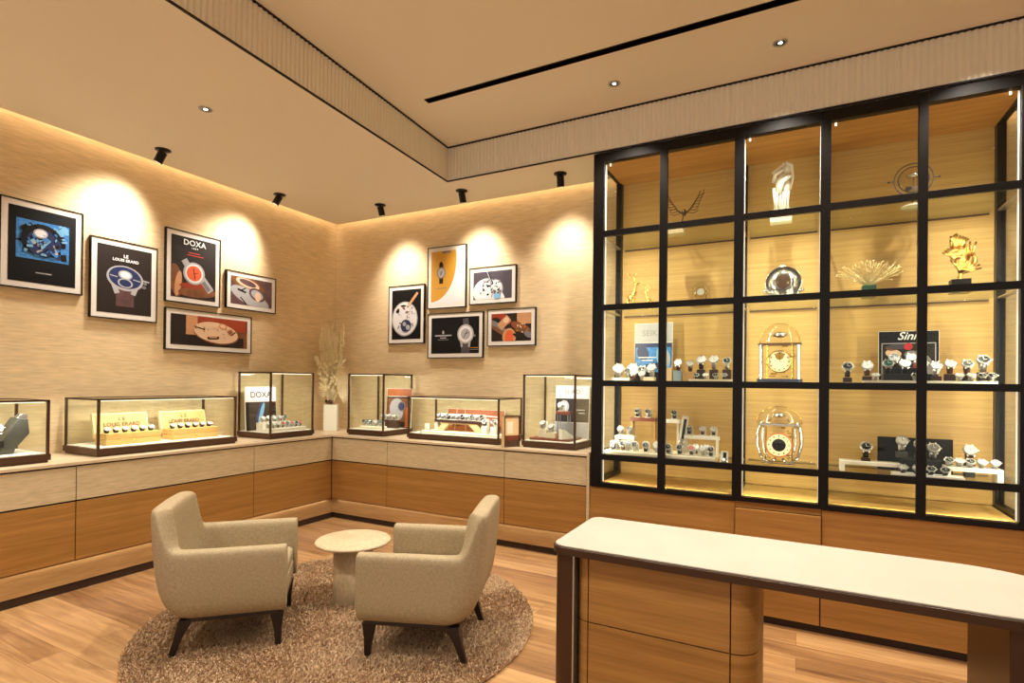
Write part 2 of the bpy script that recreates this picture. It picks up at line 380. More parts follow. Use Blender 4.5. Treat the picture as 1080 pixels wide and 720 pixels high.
downlight(-.119, 3.952, ZU, DL, 'round downlight in the raised ceiling, the one farther right')
downlight(.99, 3.96, ZU, DL, 'round downlight above the right end of the shelving, out to the right')
for x, y, e, w in ((-3.45, .3, DL, 'near end of the left counter'), (-1.9, 2.5, DL*1.5, 'armchairs'), (-.1, 2.1, DL*.4, 'desk'), (1.6, 2.1, DL*.8, 'floor right of the desk'),
                (-1.9, .5, DL, 'floor in front of the armchairs'), (.6, .2, DL, 'floor in front of the desk'), (2.6, 3.6, DL, 'floor right of the shelving')):
    downlight(x, y, ZC if x < -3 else ZU, e, 'round recessed downlight in the ceiling over the ' + w)

# ------------------------------------------------------------------ wall counters
XC, YC = -4.46, 4.34        # counter top front edges
YF2 = -1.2
m = MB().prism([(XW, YF2), (XC, YF2), (XC, YC), (-1.535, YC), (-1.535, YW), (XW, YW)], .886, .908)
o = m.build('countertop', 'counter_stone', None, bevel=.002); o['label'] = 'L-shaped beige stone countertop running along the left and back walls'; o['category'] = 'countertop'
def unit(name, label, org, rz, w, group, back=.56):
    """front faces local -y, origin at floor under the front left corner"""
    t = thing(name, label, 'cabinet', org, rz, group)
    box('carcass', (0, .02, .215), (w, back, .884), 'dark_gap', t)
    box('drawer_front', (.003, 0, .640), (w-.003, .019, .874), 'fascia_stone', t, bevel=.0015, label='beige stone-look drawer front')
    box('door', (.003, 0, .222), (w-.003, .019, .628), 'veneer', t, bevel=.0015, label='orange-brown wood door')
gl = 'wall cabinets under the stone countertop'
for a, b, l in ((YF2+.05, .57, 'wall cabinet at the near end of the left counter, beyond the left picture edge'),
                (.57, 1.983, 'wall cabinet at the left edge of the picture under the first glass case'),
                (1.983, 3.396, 'wall cabinet under the long two-box glass case on the left wall'),
                (3.396, 4.375, 'left-wall cabinet running into the room corner under the tall glass case')):
    unit('base_cabinet', l, (XC-.012, a, 0), R(90), b-a, gl)
for a, b, l in ((-4.485, -3.705, 'short back-wall cabinet right beside the room corner'),
                (-3.705, -2.347, 'back-wall cabinet under the long low glass case'),
                (-2.347, -1.563, 'back-wall cabinet between the long low case and the black shelving')):
    unit('base_cabinet', l, (a, YC+.012, 0), 0, b-a, gl)
box('corner_shade_strip', (-4.472, 4.346, .215), (-4.466, 4.352, .88), 'kick_black', None, label='narrow dark strip standing in for shade in the inner corner of the counters', category='shade strip')  # dark-coloured strip imitates the shading where the two counters meet
box('end_panel', (-1.558, 4.335, .0), (-1.534, YW, .908), 'fascia_stone', None, label='thin stone-coloured end panel beside the black shelving', category='panel')
struct('baseboard_left', MB().box((XC-.06, YF2, .062), (XC-.032, YC+.072, .214)), 'plinth_veneer')
struct('baseboard_back', MB().box((XC-.06, YC+.045, .062), (-1.56, YC+.072, .214)), 'plinth_veneer')
m = MB().box((XC-.08, YF2, 0), (XC-.042, YC+.09, .062)).box((XC-.06, YC+.07, 0), (-1.56, YC+.1, .062))
struct('trim_3', m, 'kick_black')
light('plinth_light_left', 'AREA', (XC-.022, 1.7, .213), 1.3, WARM, rot=(0, R(-20), 0), shape='RECTANGLE', size=.012, size_y=5.2)
light('plinth_light_back', 'AREA', (-3.0, YC+.03, .213), 0.8, WARM, rot=(R(-20), 0, 0), shape='RECTANGLE', size=2.8, size_y=.012)

# ------------------------------------------------------------------ wrist watches and their holders
WC = {}
def cached(key, fn):
    if key not in WC: WC[key] = fn()
    return WC[key]
def m_strap(mat, hi):
    def f():
        m = MB(); n = 16; vs = []; w = .0105
        for i in range(n):
            a = 2*math.pi*i/n
            for (ra, rb, x) in ((.020, .033, -w), (.020, .033, w), (.0175, .0305, w), (.0175, .0305, -w)):
                vs.append((x, ra*math.cos(a), .034+rb*math.sin(a)))
        fs = []
        for i in range(n):
            j = (i+1) % n
            for k in range(4): fs.append((i*4+k, i*4+(k+1) % 4, j*4+(k+1) % 4, j*4+k))
        m.add(vs, fs, True); return m.mesh('strap', mat)
    return cached(('strap', mat), f)
HD = Vector((0, -.80, .60)).normalized()
def frame_to(d, c):
    q = d.to_track_quat('Z', 'Y'); return Matrix.Translation(c) @ q.to_matrix().to_4x4()
def m_head(mat):
    def f():
        m = MB(); m.T = frame_to(HD, Vector((0, -.013, .050)))
        m.lathe([(.0, -.003), (.021, -.003), (.025, .0), (.025, .006), (.0225, .009), (.0195, .0085), (.0195, .007)], n=20)
        m.cyl((.024, 0, .003), (.030, 0, .003), .0032, n=8)
        for sx in (-1, 1):
            for sy in (-1, 1): m.cbox((sx*.011, sy*.024, .001), (.005, .012, .005))
        return m.mesh('case', mat)
    return cached(('head', mat), f)
def m_dial(mat, hand):
    def f():
        m = MB(); m.T = frame_to(HD, Vector((0, -.013, .050)))
        m.lathe([(.0195, .0070), (.0, .0072)], n=20, smooth=False)
        m.m = 1
        m.box((-.0008, 0, .0073), (.0008, .015, .0078)); m.box((0, -.0008, .0073), (.010, .0008, .0078))
        for k in range(12):
            a = k*math.pi/6; m.cbox((.0165*math.cos(a), .0165*math.sin(a), .0075), (.0018, .0018, .0004))
        return m.mesh('dial', [mat, hand])
    return cached(('dial', mat, hand), f)
DI = {'w': ('dial_white', 'dial_black'), 'k': ('dial_black', 'dial_white'), 'b': ('dial_blue', 'dial_white'), 'g': ('dial_green', 'dial_white'),
      'r': ('dial_red', 'dial_white'), 's': ('dial_silver', 'dial_black'), 'y': ('dial_grey', 'dial_white')}
ST = {'k': 'strap_black', 'n': 'strap_brown', 'm': 'steel', 'v': 'strap_navy'}
DN = {'w': 'white', 'k': 'black', 'b': 'blue', 'g': 'green', 'r': 'red', 's': 'silver', 'y': 'grey'}
SN = {'k': 'black strap', 'n': 'brown strap', 'm': 'steel bracelet', 'v': 'navy strap'}
def watch(x, y, z, rz, code, label, group, s=1.25, pitch=0):
    d, st = code
    t = thing('wristwatch', label, 'watch', (x, y, z), rz, group)
    t.rotation_euler = (0, 0, rz); t.scale = (s, s, s*(.68 if pitch else 1))
    put('strap', m_strap(ST[st], 0), t); k = put('case', m_head('steel'), t); put('dial', m_dial(*DI[d]), k)
    return t
def m_holder(mat):
    def f():
        m = MB(); m.prism([(-.024, 0), (.024, 0), (.026, .05), (.018, .072), (-.018, .072), (-.026, .05)], .012, .036, axis='y')
        m.box((-.027, -.026, 0), (.027, .036, .007)); return m.mesh('watch_holder', mat)
    return cached(('holder', mat), f)
def holder(x, y, z, rz, mat, label, group, s=1.15):
    o = put('watch_holder', m_holder(mat), None, loc=(x, y, z), rot=(0, 0, rz)); o.scale = (s, s, s)
    o['label'] = label; o['category'] = 'watch holder'; o['group'] = group; return o
def block(name, cat, label, c, d, mat, rz=0, group=None, bevel=.002):
    o = MB().box((-d[0]/2, -d[1]/2, 0), (d[0]/2, d[1]/2, d[2])).build(name, mat, None, bevel, loc=c, rot=(0, 0, rz))
    o['label'] = label; o['category'] = cat
    if group: o['group'] = group
    return o
ORD = ['first', 'second', 'third', 'fourth', 'fifth', 'sixth', 'seventh', 'eighth', 'ninth', 'tenth', 'eleventh', 'twelfth']
def wlabel(i, n, code, where):
    o = 'only' if n == 1 else (ORD[i] + ' from left')
    return f'{DN[code[0]]}-dial {SN[code[1]].replace(" ", "-")} watch, {o} {where}'

# ------------------------------------------------------------------ glass cases
def glass_case(label, cx, cy, rz, w, d, top, energy=3.8):
    """front faces local -y; origin at centre of footprint on the counter"""
    t = thing('display_case', label, 'display case', (cx, cy, .9085), rz, 'glass watch cases on the countertop')
    h = top-.908; a, b = w/2, d/2
    MB().box((-a+.012, -b+.012, 0), (a-.012, b-.012, .016)).box((-a, -b, .016), (a, b, .058)).build('base', 'bronze_dark', t)
    box('deck', (-a+.016, -b+.016, .058), (a-.016, b-.016, .064), 'white_deck', t, label='white inner floor of the case')
    p = .016
    for sx in (-1, 1):
        for sy in (-1, 1):
            xa, ya = sx*a-sx*p/2-sx*.006, sy*b-sy*p/2-sy*.006
            MB().cbox((xa, ya, (h+.058)/2), (p, p, h-.058)).build('post', 'bronze_dark', t)
    m = MB(); i = .006; z0 = h-.013
    m.box((-a+i, -b+i, z0), (a-i, -b+i+p, h)); m.box((-a+i, b-i-p, z0), (a-i, b-i, h))
    m.box((-a+i, -b+i+p, z0), (-a+i+p, b-i-p, h)); m.box((a-i-p, -b+i+p, z0), (a-i, b-i-p, h)); m.build('top_rail', 'bronze_dark', t)
    e = .012
    for nm, A, B in (('front_pane', (-a+i+p, -b+e, .064), (a-i-p, -b+e+.005, z0)), ('rear_pane', (-a+i+p, b-e-.005, .064), (a-i-p, b-e, z0)),
                     ('side_pane', (-a+e, -b+i+p, .064), (-a+e+.005, b-i-p, z0)), ('side_pane', (a-e-.005, -b+i+p, .064), (a-e, b-i-p, z0)),
                     ('top_pane', (-a+i+p, -b+i+p, h-.008), (a-i-p, b-i-p, h-.003))):
        box(nm, A, B, 'top_glass' if nm == 'top_pane' else 'glass', t)
    box('light_bar', (-a+.03, -b+.022, z0-.006), (a-.03, -b+.032, z0), 'led_white', t, label='thin glowing light bar under the front rail')
    light('case_light', 'AREA', (0, -b+.05, z0-.01), energy*w, WARM, rot=(R(22), 0, 0), parent=t, shape='RECTANGLE', size=w-.1, size_y=.02)
    return t
DK = .9725
C1 = glass_case('long low glass case with two open yellow watch boxes', -4.835, 2.73, R(90), 1.14, .5, 1.34)
glass_case('low glass case cut off by the left picture edge', -4.835, 1.33, R(90), 1.10, .5, 1.34)
glass_case('tall glass case on the left wall with a white and black poster inside', -4.835, 3.931, R(90), .555, .5, 1.573, 5.6)
glass_case('tall glass case right of the vase, with a brown poster inside', -4.12, 4.72, 0, .515, .5, 1.571, 5.6)
glass_case('long low glass case on the back counter with a row of white holders', -3.01, 4.72, 0, 1.08, .5, 1.342)
glass_case('tall glass case beside the black shelving with a pedestal inside', -1.972, 4.72, 0, .525, .5, 1.571, 5.6)

# --- long left case: two open boxes, six watches each
def open_box(cy, label, ws):
    t = thing('watch_box', label, 'watch box', (-4.80, cy, DK), R(90), 'open yellow watch boxes')
    MB().box((-.205, -.08, 0), (.205, .08, .045)).box((-.205, -.08, .047), (.205, .08, .09)).build('tray', 'box_yellow', t, bevel=.002)
    m = MB(); m.T = Matrix.Translation((0, .085, .05)) @ Matrix.Rotation(R(-14), 4, 'X')
    m.box((-.205, 0, .0), (.205, .03, .195)); lid = m.build('lid', 'box_inner', t, bevel=.002)
    m = MB(); m.T = Matrix.Translation((0, .085, .05)) @ Matrix.Rotation(R(-14), 4, 'X')
    m.box((-.192, -.002, .012), (.192, .0, .183)); m.build('lid_lining', 'box_yellow', lid)
    text('LOUIS ERARD', .045, 'lettering_brown', lid, (0, .1025, .147), rot=(R(90-14), 0, 0), bold=.0006)
    text('L E', .04, 'lettering_brown', lid, (0, .1125, .190), rot=(R(90-14), 0, 0), bold=.0006)
    MB().lathe([(.0, -.002), (.008, -.002), (.008, .002), (0, .002)], n=12).build('clasp', 'brass', t, loc=(.0, -.081, .03), rot=(R(90), 0, 0))
    n = len(ws)
    for i, c in enumerate(ws):
        yy = cy - .165 + .33*i/(n-1)
        watch(-4.80, yy, DK+.088, R(90), c, wlabel(i, n, c, 'in ' + label.split(',')[0].replace('in the long left case', 'box').replace(' box box', ' box')), 'watches in the open yellow boxes', 1.0, R(-24))
open_box(2.49, 'left open yellow box in the long left case, lid raised', ['sk', 'wk', 'sk', 'wk', 'sk', 'yk'])
open_box(3.00, 'right open yellow box in the long left case, lid raised', ['wk', 'sk', 'wk', 'sk', 'wk', 'sk'])

# --- leftmost case
t = thing('watch_stand', 'dark grey angular display stand in the leftmost glass case', 'display stand', (-4.78, 1.66, DK), R(90))
m = MB(); m.prism([(-.30, 0), (.06, 0), (.07, .03), (-.06, .05), (-.30, .05)], -.07, .07, axis='y'); m.build('foot', 'block_grey', t, bevel=.002)
m = MB(); m.prism([(-.02, .03), (.07, .03), (.15, .135), (.14, .235), (.09, .245), (.05, .18)], -.065, .065, axis='y'); m.build('ramp', 'block_grey', t, bevel=.004)
m = MB(); m.prism([(.09, .245), (.14, .235), (.155, .262), (.12, .272)], -.03, .03, axis='y'); m.build('tip', 'steel', t, bevel=.002)
block('riser', 'riser', 'square dark riser under the single watch in the leftmost case', (-4.74, 1.60, DK+.0515), (.12, .12, .045), 'block_black', R(90))
watch(-4.74, 1.63, DK+.098, R(90), 'wk', 'white-dial watch on black strap, alone in the leftmost case', 'single watches', 1.6)
block('price_card', 'card', 'flat white card lying on the floor of the leftmost case', (-4.83, 1.55, DK), (.52, .3, .002), 'mat_board', R(90), bevel=0)

# --- small posters on easels
t_board = {}
def poster(label, c, w, h, bands, rz=0, lean=4):
    t = thing('poster_card', label, 'poster', c, rz); t.rotation_euler = (R(-lean), 0, rz)
    bd = box('board', (-w/2, 0, 0), (w/2, .012, h), 'holder_white', t, bevel=.001)
    m = MB(); ms = []
    for k, (z0, z1, mt) in enumerate(bands):
        if mt not in ms: ms.append(mt)
        m.m = ms.index(mt); m.box((-w/2+.004, -.001, z0*h+.003), (w/2-.004, 0, z1*h-.003))
    m.build('print', ms, bd); t_board[t.name] = bd; return t
def pic(t, shapes, y=-.0018):
    """flat printed shapes (x, z, rx, rz, material, tilt deg)"""
    m = MB(); ms = []
    for k, (x, z, a, b, mt, *r) in enumerate(shapes):
        if mt not in ms: ms.append(mt)
        m.m = ms.index(mt); tl = R(r[0]) if r else 0; n = r[1] if len(r) > 1 else 22
        pts = []
        for i in range(n):
            q = 2*math.pi*i/n + (math.pi/n if n == 4 else 0); px, pz = a*math.cos(q), b*math.sin(q)
            if n == 4: px *= 1.414; pz *= 1.414
            pts.append((x+px*math.cos(tl)-pz*math.sin(tl), z+px*math.sin(tl)+pz*math.cos(tl)))
        o = y - .0003*(k+1); m.add([(p[0], o, p[1]) for p in pts], [tuple(range(n))])
    return m.build('printed_picture', ms, t_board[t.name])
p = poster('small white and black poster standing in the tall left case', (-4.93, 3.83, DK), .37, .45, [(0, .66, 'print_dark'), (.66, 1, 'print_white')], R(90))
text('DOXA', .085, 'lettering_dark', t_board[p.name], (0, -.002, .365), bold=.001)
pic(p, [(-.02, .17, .035, .13, 'print_navy', -18), (.0, .17, .022, .12, 'print_sky', -18), (.03, .1, .03, .03, 'print_silver')])
# stepped white stand with watches
block('riser', 'riser', 'low white riser across the front of the tall left case', (-4.71, 3.93, DK), (.46, .13, .03), 'holder_white', R(90))
block('riser', 'riser', 'higher white riser behind the front row in the tall left case', (-4.83, 3.90, DK), (.36, .09, .085), 'holder_white', R(90))
cs_ = ['wm', 'wm', 'sn', 'rn', 'gm', 'rm', 'kv', 'rn']
for i, c in enumerate(cs_):
    yy = 3.735+.39*i/7
    holder(-4.70, yy, DK+.031, R(90), 'holder_white', f'white holder {ORD[i]} from left front row, tall left case', 'white watch holders', .75)
    watch(-4.712, yy, DK+.034, R(90), c, wlabel(i, 8, c, 'front row, tall left case'), 'watches in the tall left case', .85)
for i, c in enumerate(['sm', 'wm', 'wm', 'sm', 'gm']):
    yy = 3.76+.27*i/4
    holder(-4.825, yy, DK+.086, R(90), 'holder_white', f'white holder {ORD[i]} from left high riser, tall left case', 'white watch holders', .8)
    watch(-4.838, yy, DK+.089, R(90), c, wlabel(i, 5, c, 'high riser, tall left case'), 'watches in the tall left case', .9)

# --- case right of the vase
p = poster('brown and orange poster card in the case right of the vase', (-3.99, 4.86, DK), .36, .44, [(0, .80, 'print_dark'), (.80, 1, 'copper_print')])
pic(p, [(0, .2, .17, .13, 'print_brown', 0, 4), (-.03, .22, .1, .11, 'print_silver'), (.04, .24, .055, .055, 'print_grey'), (.04, .24, .043, .043, 'print_navy'), (.03, .13, .025, .06, 'print_silver', -30), (.13, .12, .03, .11, 'copper_print', 0, 4)])
m = MB().lathe([(.17, 0), (.18, .004), (.18, .02), (.17, .024), (0, .024)], n=32, sy=.55); o = m.build('tray', 'tray_cream', None, loc=(-4.17, 4.66, DK)); o['label'] = 'oval cream tray in the case right of the vase'; o['category'] = 'tray'
block('riser', 'riser', 'dark brown riser behind the oval cream tray', (-4.05, 4.79, DK), (.24, .06, .09), 'block_dark')
for i, c in enumerate(['km', 'gm', 'km', 'wm', 'gm']):
    xx = -4.29+.235*i/4
    holder(xx, 4.665, DK+.025, 0, 'holder_white', f'white holder {ORD[i]} from left on the oval cream tray', 'white watch holders', .8)
    watch(xx, 4.652, DK+.028, 0, c, wlabel(i, 5, c, 'on the oval cream tray'), 'watches in the case right of the vase', .9)
for i, c in enumerate(['wm', 'sm', 'wm']):
    xx = -4.13+.17*i/2
    holder(xx, 4.795, DK+.091, 0, 'holder_white', f'white holder {ORD[i]} from left on the dark riser right of the vase', 'white watch holders', .8)
    watch(xx, 4.783, DK+.094, 0, c, wlabel(i, 3, c, 'on the dark riser right of the vase'), 'watches in the case right of the vase', .9)

# --- long low case on the back counter
p = poster('long low orange-brown banner card in the back low case', (-3.0, 4.90, DK), .70, .235, [(0, 1, 'copper_print')])
pic(p, [(-.2, .12, .13, .07, 'print_brown', 10), (-.12, .12, .004, .11, 'print_peach', 5, 4), (-.24, .12, .004, .11, 'print_peach', -5, 4), (.17, .17, .12, .006, 'print_white', -3, 4)])
t = thing('watch_bench', 'curved wooden bench carrying the row of white holders in the low case', 'display bench', (-3.06, 4.72, DK))
MB().prism([(-.29, .105), (.29, .105), (.29, .13), (-.29, .13)], -.05, .05, axis='y').build('bench_top', 'block_dark', t, bevel=.003)
m = MB()
m.prism([(-.28, .0), (-.20, .0), (-.12, .09), (.12, .09), (.22, .0), (.30, .0), (.22, .104), (-.2, .104)], -.04, .04, axis='y'); m.build('bench_leg', 'tray_sand', t, bevel=.003)
block('tray', 'tray', 'low dark tray under the bench in the back low case', (-2.97, 4.66, DK), (.92, .26, .014), 'tray_cream')
for i, c in enumerate(['wm', 'wm', 'kk', 'wm', 'wm', 'kk', 'wm', 'km', 'wm', 'kk']):
    xx = -3.32+.52*i/9
    holder(xx, 4.725, DK+.131, 0, 'holder_white', f'white holder {ORD[i]} from left on the curved bench', 'white watch holders', .85)
    watch(xx, 4.712, DK+.134, 0, c, wlabel(i, 10, c, 'on the curved bench'), 'watches in the back low case', .85)
for i, (xx, yy, s) in enumerate(((-3.43, 4.62, 1.0), (-3.36, 4.70, 1.25))):
    holder(xx, yy, DK+.015, R(-15), 'holder_white', ('small', 'larger')[i] + ' empty white cushion at the left end of the low case', 'empty white cushions', s)
for i, c in enumerate(['kk', 'km']):
    xx = -2.73+.1*i
    block('riser', 'riser', f'{("left", "right")[i]} slim white riser at the right end of the back low case', (xx, 4.66, DK+.0145), (.06, .06, .07), 'holder_white')
    holder(xx, 4.665, DK+.086, 0, 'holder_white', f'{("left", "right")[i]} tall white holder at the right end of the back low case', 'white watch holders', 1.0)
    watch(xx, 4.652, DK+.089, 0, c, wlabel(i, 2, c, 'on the slim risers of the back low case'), 'watches in the back low case', 1.0)
block('riser', 'riser', 'flat brown riser at the right rear of the back low case', (-2.60, 4.80, DK), (.16, .1, .08), 'block_brown')

# --- small upright frame between the cases
t = thing('card_frame', 'small thick bronze card frame standing between the two right-hand glass cases', 'card frame', (-2.325, 4.43, .909), R(56))
MB().box((-.08, -.03, 0), (.08, .03, .06)).box((-.08, -.03, .06), (-.072, .03, .285)).box((.072, -.03, .06), (.08, .03, .285)).box((-.072, -.03, .277), (.072, .03, .285)).build('frame', 'bronze_dark', t, bevel=.001)
m = MB().box((-.0825, -.028, .004), (-.0802, .028, .281)); m.build('side_cladding', 'tray_sand', t)
m = MB().box((-.072, -.02, .06), (.072, .02, .277)); m.m = 1; m.box((-.05, -.022, .12), (.01, -.0202, .23)); m.m = 2; m.box((-.072, -.0215, .06), (.072, -.0202, .105)); m.build('card', ['tray_sand', 'tray_cream', 'block_brown'], t)

# --- tall case next to the shelving
p = poster('white and charcoal poster card in the case beside the shelving', (-1.91, 4.87, DK), .345, .50, [(0, .30, 'print_silver'), (.30, .76, 'print_dark'), (.76, 1, 'print_white')])
text('SEIKO', .06, 'lettering_grey', t_board[p.name], (.0, -.002, .44), bold=.001)
pic(p, [(-.08, .30, .05, .06, 'print_silver'), (-.08, .30, .03, .035, 'print_white'), (.08, .27, .05, .003, 'print_white', 0, 4), (.1, .24, .03, .003, 'print_white', 0, 4)])
block('tray', 'tray', 'flat reddish-brown wooden tray in the case beside the shelving', (-1.99, 4.69, DK), (.40, .30, .02), 'block_brown')
t = thing('pedestal', 'slender four-legged pedestal with a brown top in the case by the shelving', 'pedestal', (-1.93, 4.74, DK+.0205))
box('top', (-.07, -.04, .21), (.07, .04, .24), 'block_brown', t, bevel=.002)
for sx in (-1, 1):
    for sy in (-1, 1): MB().cbox((sx*.05, sy*.03, .105), (.008, .008, .21)).build('leg', 'steel', t)
holder(-1.96, 4.745, DK+.262, 0, 'holder_white', 'white holder on top of the slender pedestal', 'white watch holders', .95)
watch(-1.96, 4.732, DK+.265, 0, 'wm', 'white-dial watch on steel bracelet, raised on the slender pedestal', 'watches in the case beside the shelving', 1.1)
for i, (xx, yy, c) in enumerate(((-2.09, 4.64, 'wm'), (-1.99, 4.60, 'sm'))):
    block('riser', 'riser', f'{("left", "right")[i]} small cream riser on the reddish-brown tray', (xx, yy, DK+.0205), (.08, .07, (.075, .05)[i]), 'tray_cream')
    holder(xx, yy, DK+.021+(.075, .05)[i], 0, 'holder_white', f'{("left", "right")[i]} white holder above the reddish-brown tray', 'white watch holders', 1.0)
    watch(xx, yy-.014, DK+.024+(.075, .05)[i], 0, c, wlabel(i, 2, c, 'above the reddish-brown tray'), 'watches in the case beside the shelving', 1.1)
t = thing('watch_ramp', 'slanted white watch ramp lying on the reddish-brown tray', 'watch ramp', (-1.84, 4.60, DK+.0205), R(-25))
MB().prism([(-.08, 0), (.08, 0), (.08, .012), (-.06, .09), (-.08, .09)], -.022, .022, axis='x').build('ramp', 'holder_white', t)
MB().prism([(-.075, .086), (-.065, .093), (.07, .018), (.06, .011)], -.010, .010, axis='x').build('strap_strip', 'strap_black', t)

# ------------------------------------------------------------------ vase with dried plants
VX, VY = -4.872, 4.72
t = thing('vase', 'square white vase standing in the room corner on the countertop', 'vase', (VX, VY, .9085), R(38))
MB().prism(rrect(-.078, -.078, .078, .078, .018, 4), 0, .305).build('body', 'vase_white', t, bevel=.004)
MB().prism(rrect(-.060, -.060, .060, .060, .01, 3), .3055, .3065).build('opening', 'seed_brown', t)
t = thing('dried_bouquet', 'tall dried bouquet of straw twigs, seed heads and fan palm in the white vase', 'dried plants', (VX, VY, .9085+.307))
rd = random.Random(3); m = MB()
for k in range(46):
    a = rd.uniform(0, 6.28); sp = rd.uniform(.03, .16); hh = rd.uniform(.72, .97)
    px, py = sp*math.cos(a), sp*.55*math.sin(a); pts = []
    w1, w2 = rd.uniform(-.03, .03), rd.uniform(-.03, .03)
    for j in range(8):
        q = j/7; pts.append((px*q**.6*1.3 + w1*math.sin(q*9+k), py*q**.6*1.2 + w2*math.cos(q*8+k), hh*q))
    m.tube(pts, .0042, 4, .45)
    for b in range(3):
        i = rd.randint(3, 6); q0 = Vector(pts[i]); m.tube([q0, q0+Vector((rd.uniform(-.03, .03), rd.uniform(-.02, .02), .06)), q0+Vector((rd.uniform(-.04, .04), rd.uniform(-.02, .02), .13))], .003, 4, .4)
m.build('twigs', 'dried_straw', t, kind='stuff')
m = MB()
def fanleaf(m_, c, axis, tilt, n, L, spread, curl=0):
    m = MB()
    c = Vector(c); ax = Vector(axis).normalized()
    side = ax.cross(Vector((0.35, -1, 0)).normalized()).normalized()
    for i in range(n):
        a = (i/(n-1)-.5)*spread; d = (ax*math.cos(a) + side*math.sin(a)).normalized(); nn = d.cross(Vector((.35, -1, 0))).normalized()
        l = L*(1-.25*abs(i/(n-1)-.5)*2)
        w = .012; e = Vector((0, -1, 0))*.006
        m.add([tuple(c), tuple(c+d*l*.45+nn*w+e), tuple(c+d*l), tuple(c+d*l*.45-nn*w+e)], [(0, 1, 2, 3)])
    m.build('palm_leaf', 'dried_leaf', t)
fanleaf(m, (.10, .0, .17), (1, 0, .25), 0, 17, .26, 2.6)
fanleaf(m, (-.05, .03, .16), (-.9, 0, .35), 0, 15, .24, 2.2)
fanleaf(m, (.10, .02, .27), (.7, 0, .7), 0, 13, .24, 2.0)
m = MB()
for k in range(150):
    a = rd.uniform(0, 6.28); r = rd.uniform(.02, .17); z = rd.uniform(.12, .52); s = .5+.5*(1-abs(z-.3)/.3)
    c = Vector((r*math.cos(a)*1.0, r*.6*math.sin(a), z))
    d = Vector((math.cos(a), math.sin(a)*.6, rd.uniform(.2, 1.4))).normalized(); L = rd.uniform(.04, .09); nn = d.orthogonal().normalized()
    m.add([tuple(c), tuple(c+d*L*.5+nn*.016), tuple(c+d*L), tuple(c+d*L*.5-nn*.016)], [(0, 1, 2, 3)])
for k in range(24):
    a = rd.uniform(0, 6.28); r = rd.uniform(.04, .16); m.ball((r*math.cos(a), r*.5*math.sin(a)-.03, rd.uniform(.18, .42)), rd.uniform(.016, .03), 7, 5)
m.build('seed_heads', 'dried_straw', t, kind='stuff')
m = MB()
for k in range(9):
    q = k/8; c = Vector((-.10-.13*q, -.03, .32+.22*q)); m.tube([(-.02, 0, .02), (-.06, -.02, .2), tuple(c)], .003, 4)
    for b in range(4): m.ball(tuple(c+Vector((rd.uniform(-.02, .02), rd.uniform(-.02, .02), rd.uniform(-.02, .03)))), .013, 6, 4, (1, 1, 1.8))
m.build('pampas_sprig', 'dried_leaf', t)
m = MB()
for k in range(10): m.ball((rd.uniform(-.06, .06), rd.uniform(-.06, .02), rd.uniform(.015, .04)), .018, 7, 5)
m.build('seed_pods', 'seed_brown', t)

# ------------------------------------------------------------------ framed prints
def picture(label, c, w, h, rz, bg, shapes, mat_w=.042, texts=(), tw=None):
    t = thing('framed_print', label, 'framed picture', c, rz, 'framed prints on the walls')
    a, b = w/2, h/2; f = .008
    MB().box((-a, -.03, -b), (a, 0, -b+f)).box((-a, -.03, b-f), (a, 0, b)).box((-a, -.03, -b+f), (-a+f, 0, b-f)).box((a-f, -.03, -b+f), (a, 0, b-f)).build('frame', 'black_metal', t)
    box('mount', (-a+f, -.024, -b+f), (a-f, -.002, b-f), 'mat_board', t)
    i, k = a-f-mat_w, b-f-mat_w
    pr = box('print', (-i, -.0255, -k), (i, -.0241, k), bg, t)
    if shapes:
        # clip to the print area
        m = MB(); ms = []
        for q, (x, z, ra, rb, mt, *r) in enumerate(shapes):
            if mt not in ms: ms.append(mt)
            m.m = ms.index(mt); tl = R(r[0]) if r else 0; n = r[1] if len(r) > 1 else 28
            pts = []
            for j in range(n):
                an = 2*math.pi*j/n + (math.pi/n if n == 4 else 0); px, pz = ra*math.cos(an), rb*math.sin(an)
                if n == 4: px *= 1.414; pz *= 1.414
                pts.append((min(i, max(-i, x+px*math.cos(tl)-pz*math.sin(tl))), min(k, max(-k, z+px*math.sin(tl)+pz*math.cos(tl)))))
            y = -.0256-.00012*(q+1); m.add([(p[0], y, p[1]) for p in pts], [tuple(range(n))])
        m.build('printed_picture', ms, pr)
    for (s, sz, mt, x, z, *r) in texts: text(s, sz, mt, pr, (x, -.031, z), bold=(r[0] if r else .0008), spacing=1.05)
    return t
def clutter(rd, n, x0, x1, z0, z1, mats, s0, s1):
    return [(rd.uniform(x0, x1), rd.uniform(z0, z1), rd.uniform(s0, s1), rd.uniform(s0*.4, s1*.5), rd.choice(mats), rd.uniform(0, 180), rd.choice([4, 10])) for _ in range(n)]
def lines(n, w, z, x=0, mt='lettering_white', hgt=.004):
    return [(x, z-.02*i, w*(1-.2*i), hgt, mt, 0, 4) for i in range(n)]
xl, yb = XW, YW
rd = random.Random(11)
# blue picture at the far left: abstract swirl
sh = [(0, .045, .165, .145, 'print_blue', 0, 4)] + clutter(rd, 46, -.13, .13, -.06, .16, ['print_black', 'print_black', 'print_sky', 'print_navy'], .012, .05) + \
     [(-.01, .05, .13, .12, 'print_black', 10), (.0, .03, .11, .10, 'print_navy', 10)] + clutter(rd, 16, -.08, .1, -.05, .08, ['print_blue', 'print_silver', 'print_sky'], .008, .03) + \
     [(-.02, .10, .045, .035, 'print_silver'), (-.02, .10, .035, .026, 'print_white')] + clutter(rd, 34, -.14, .14, -.06, .16, ['print_blue', 'print_black', 'print_sky'], .006, .02) + [(0, -.2, .05, .004, 'print_silver', 0, 4)]
picture('framed print of a bright blue abstract swirl on black, at the far left', (xl, 2.02, 2.482), .52, .655, R(90), 'print_black', sh)
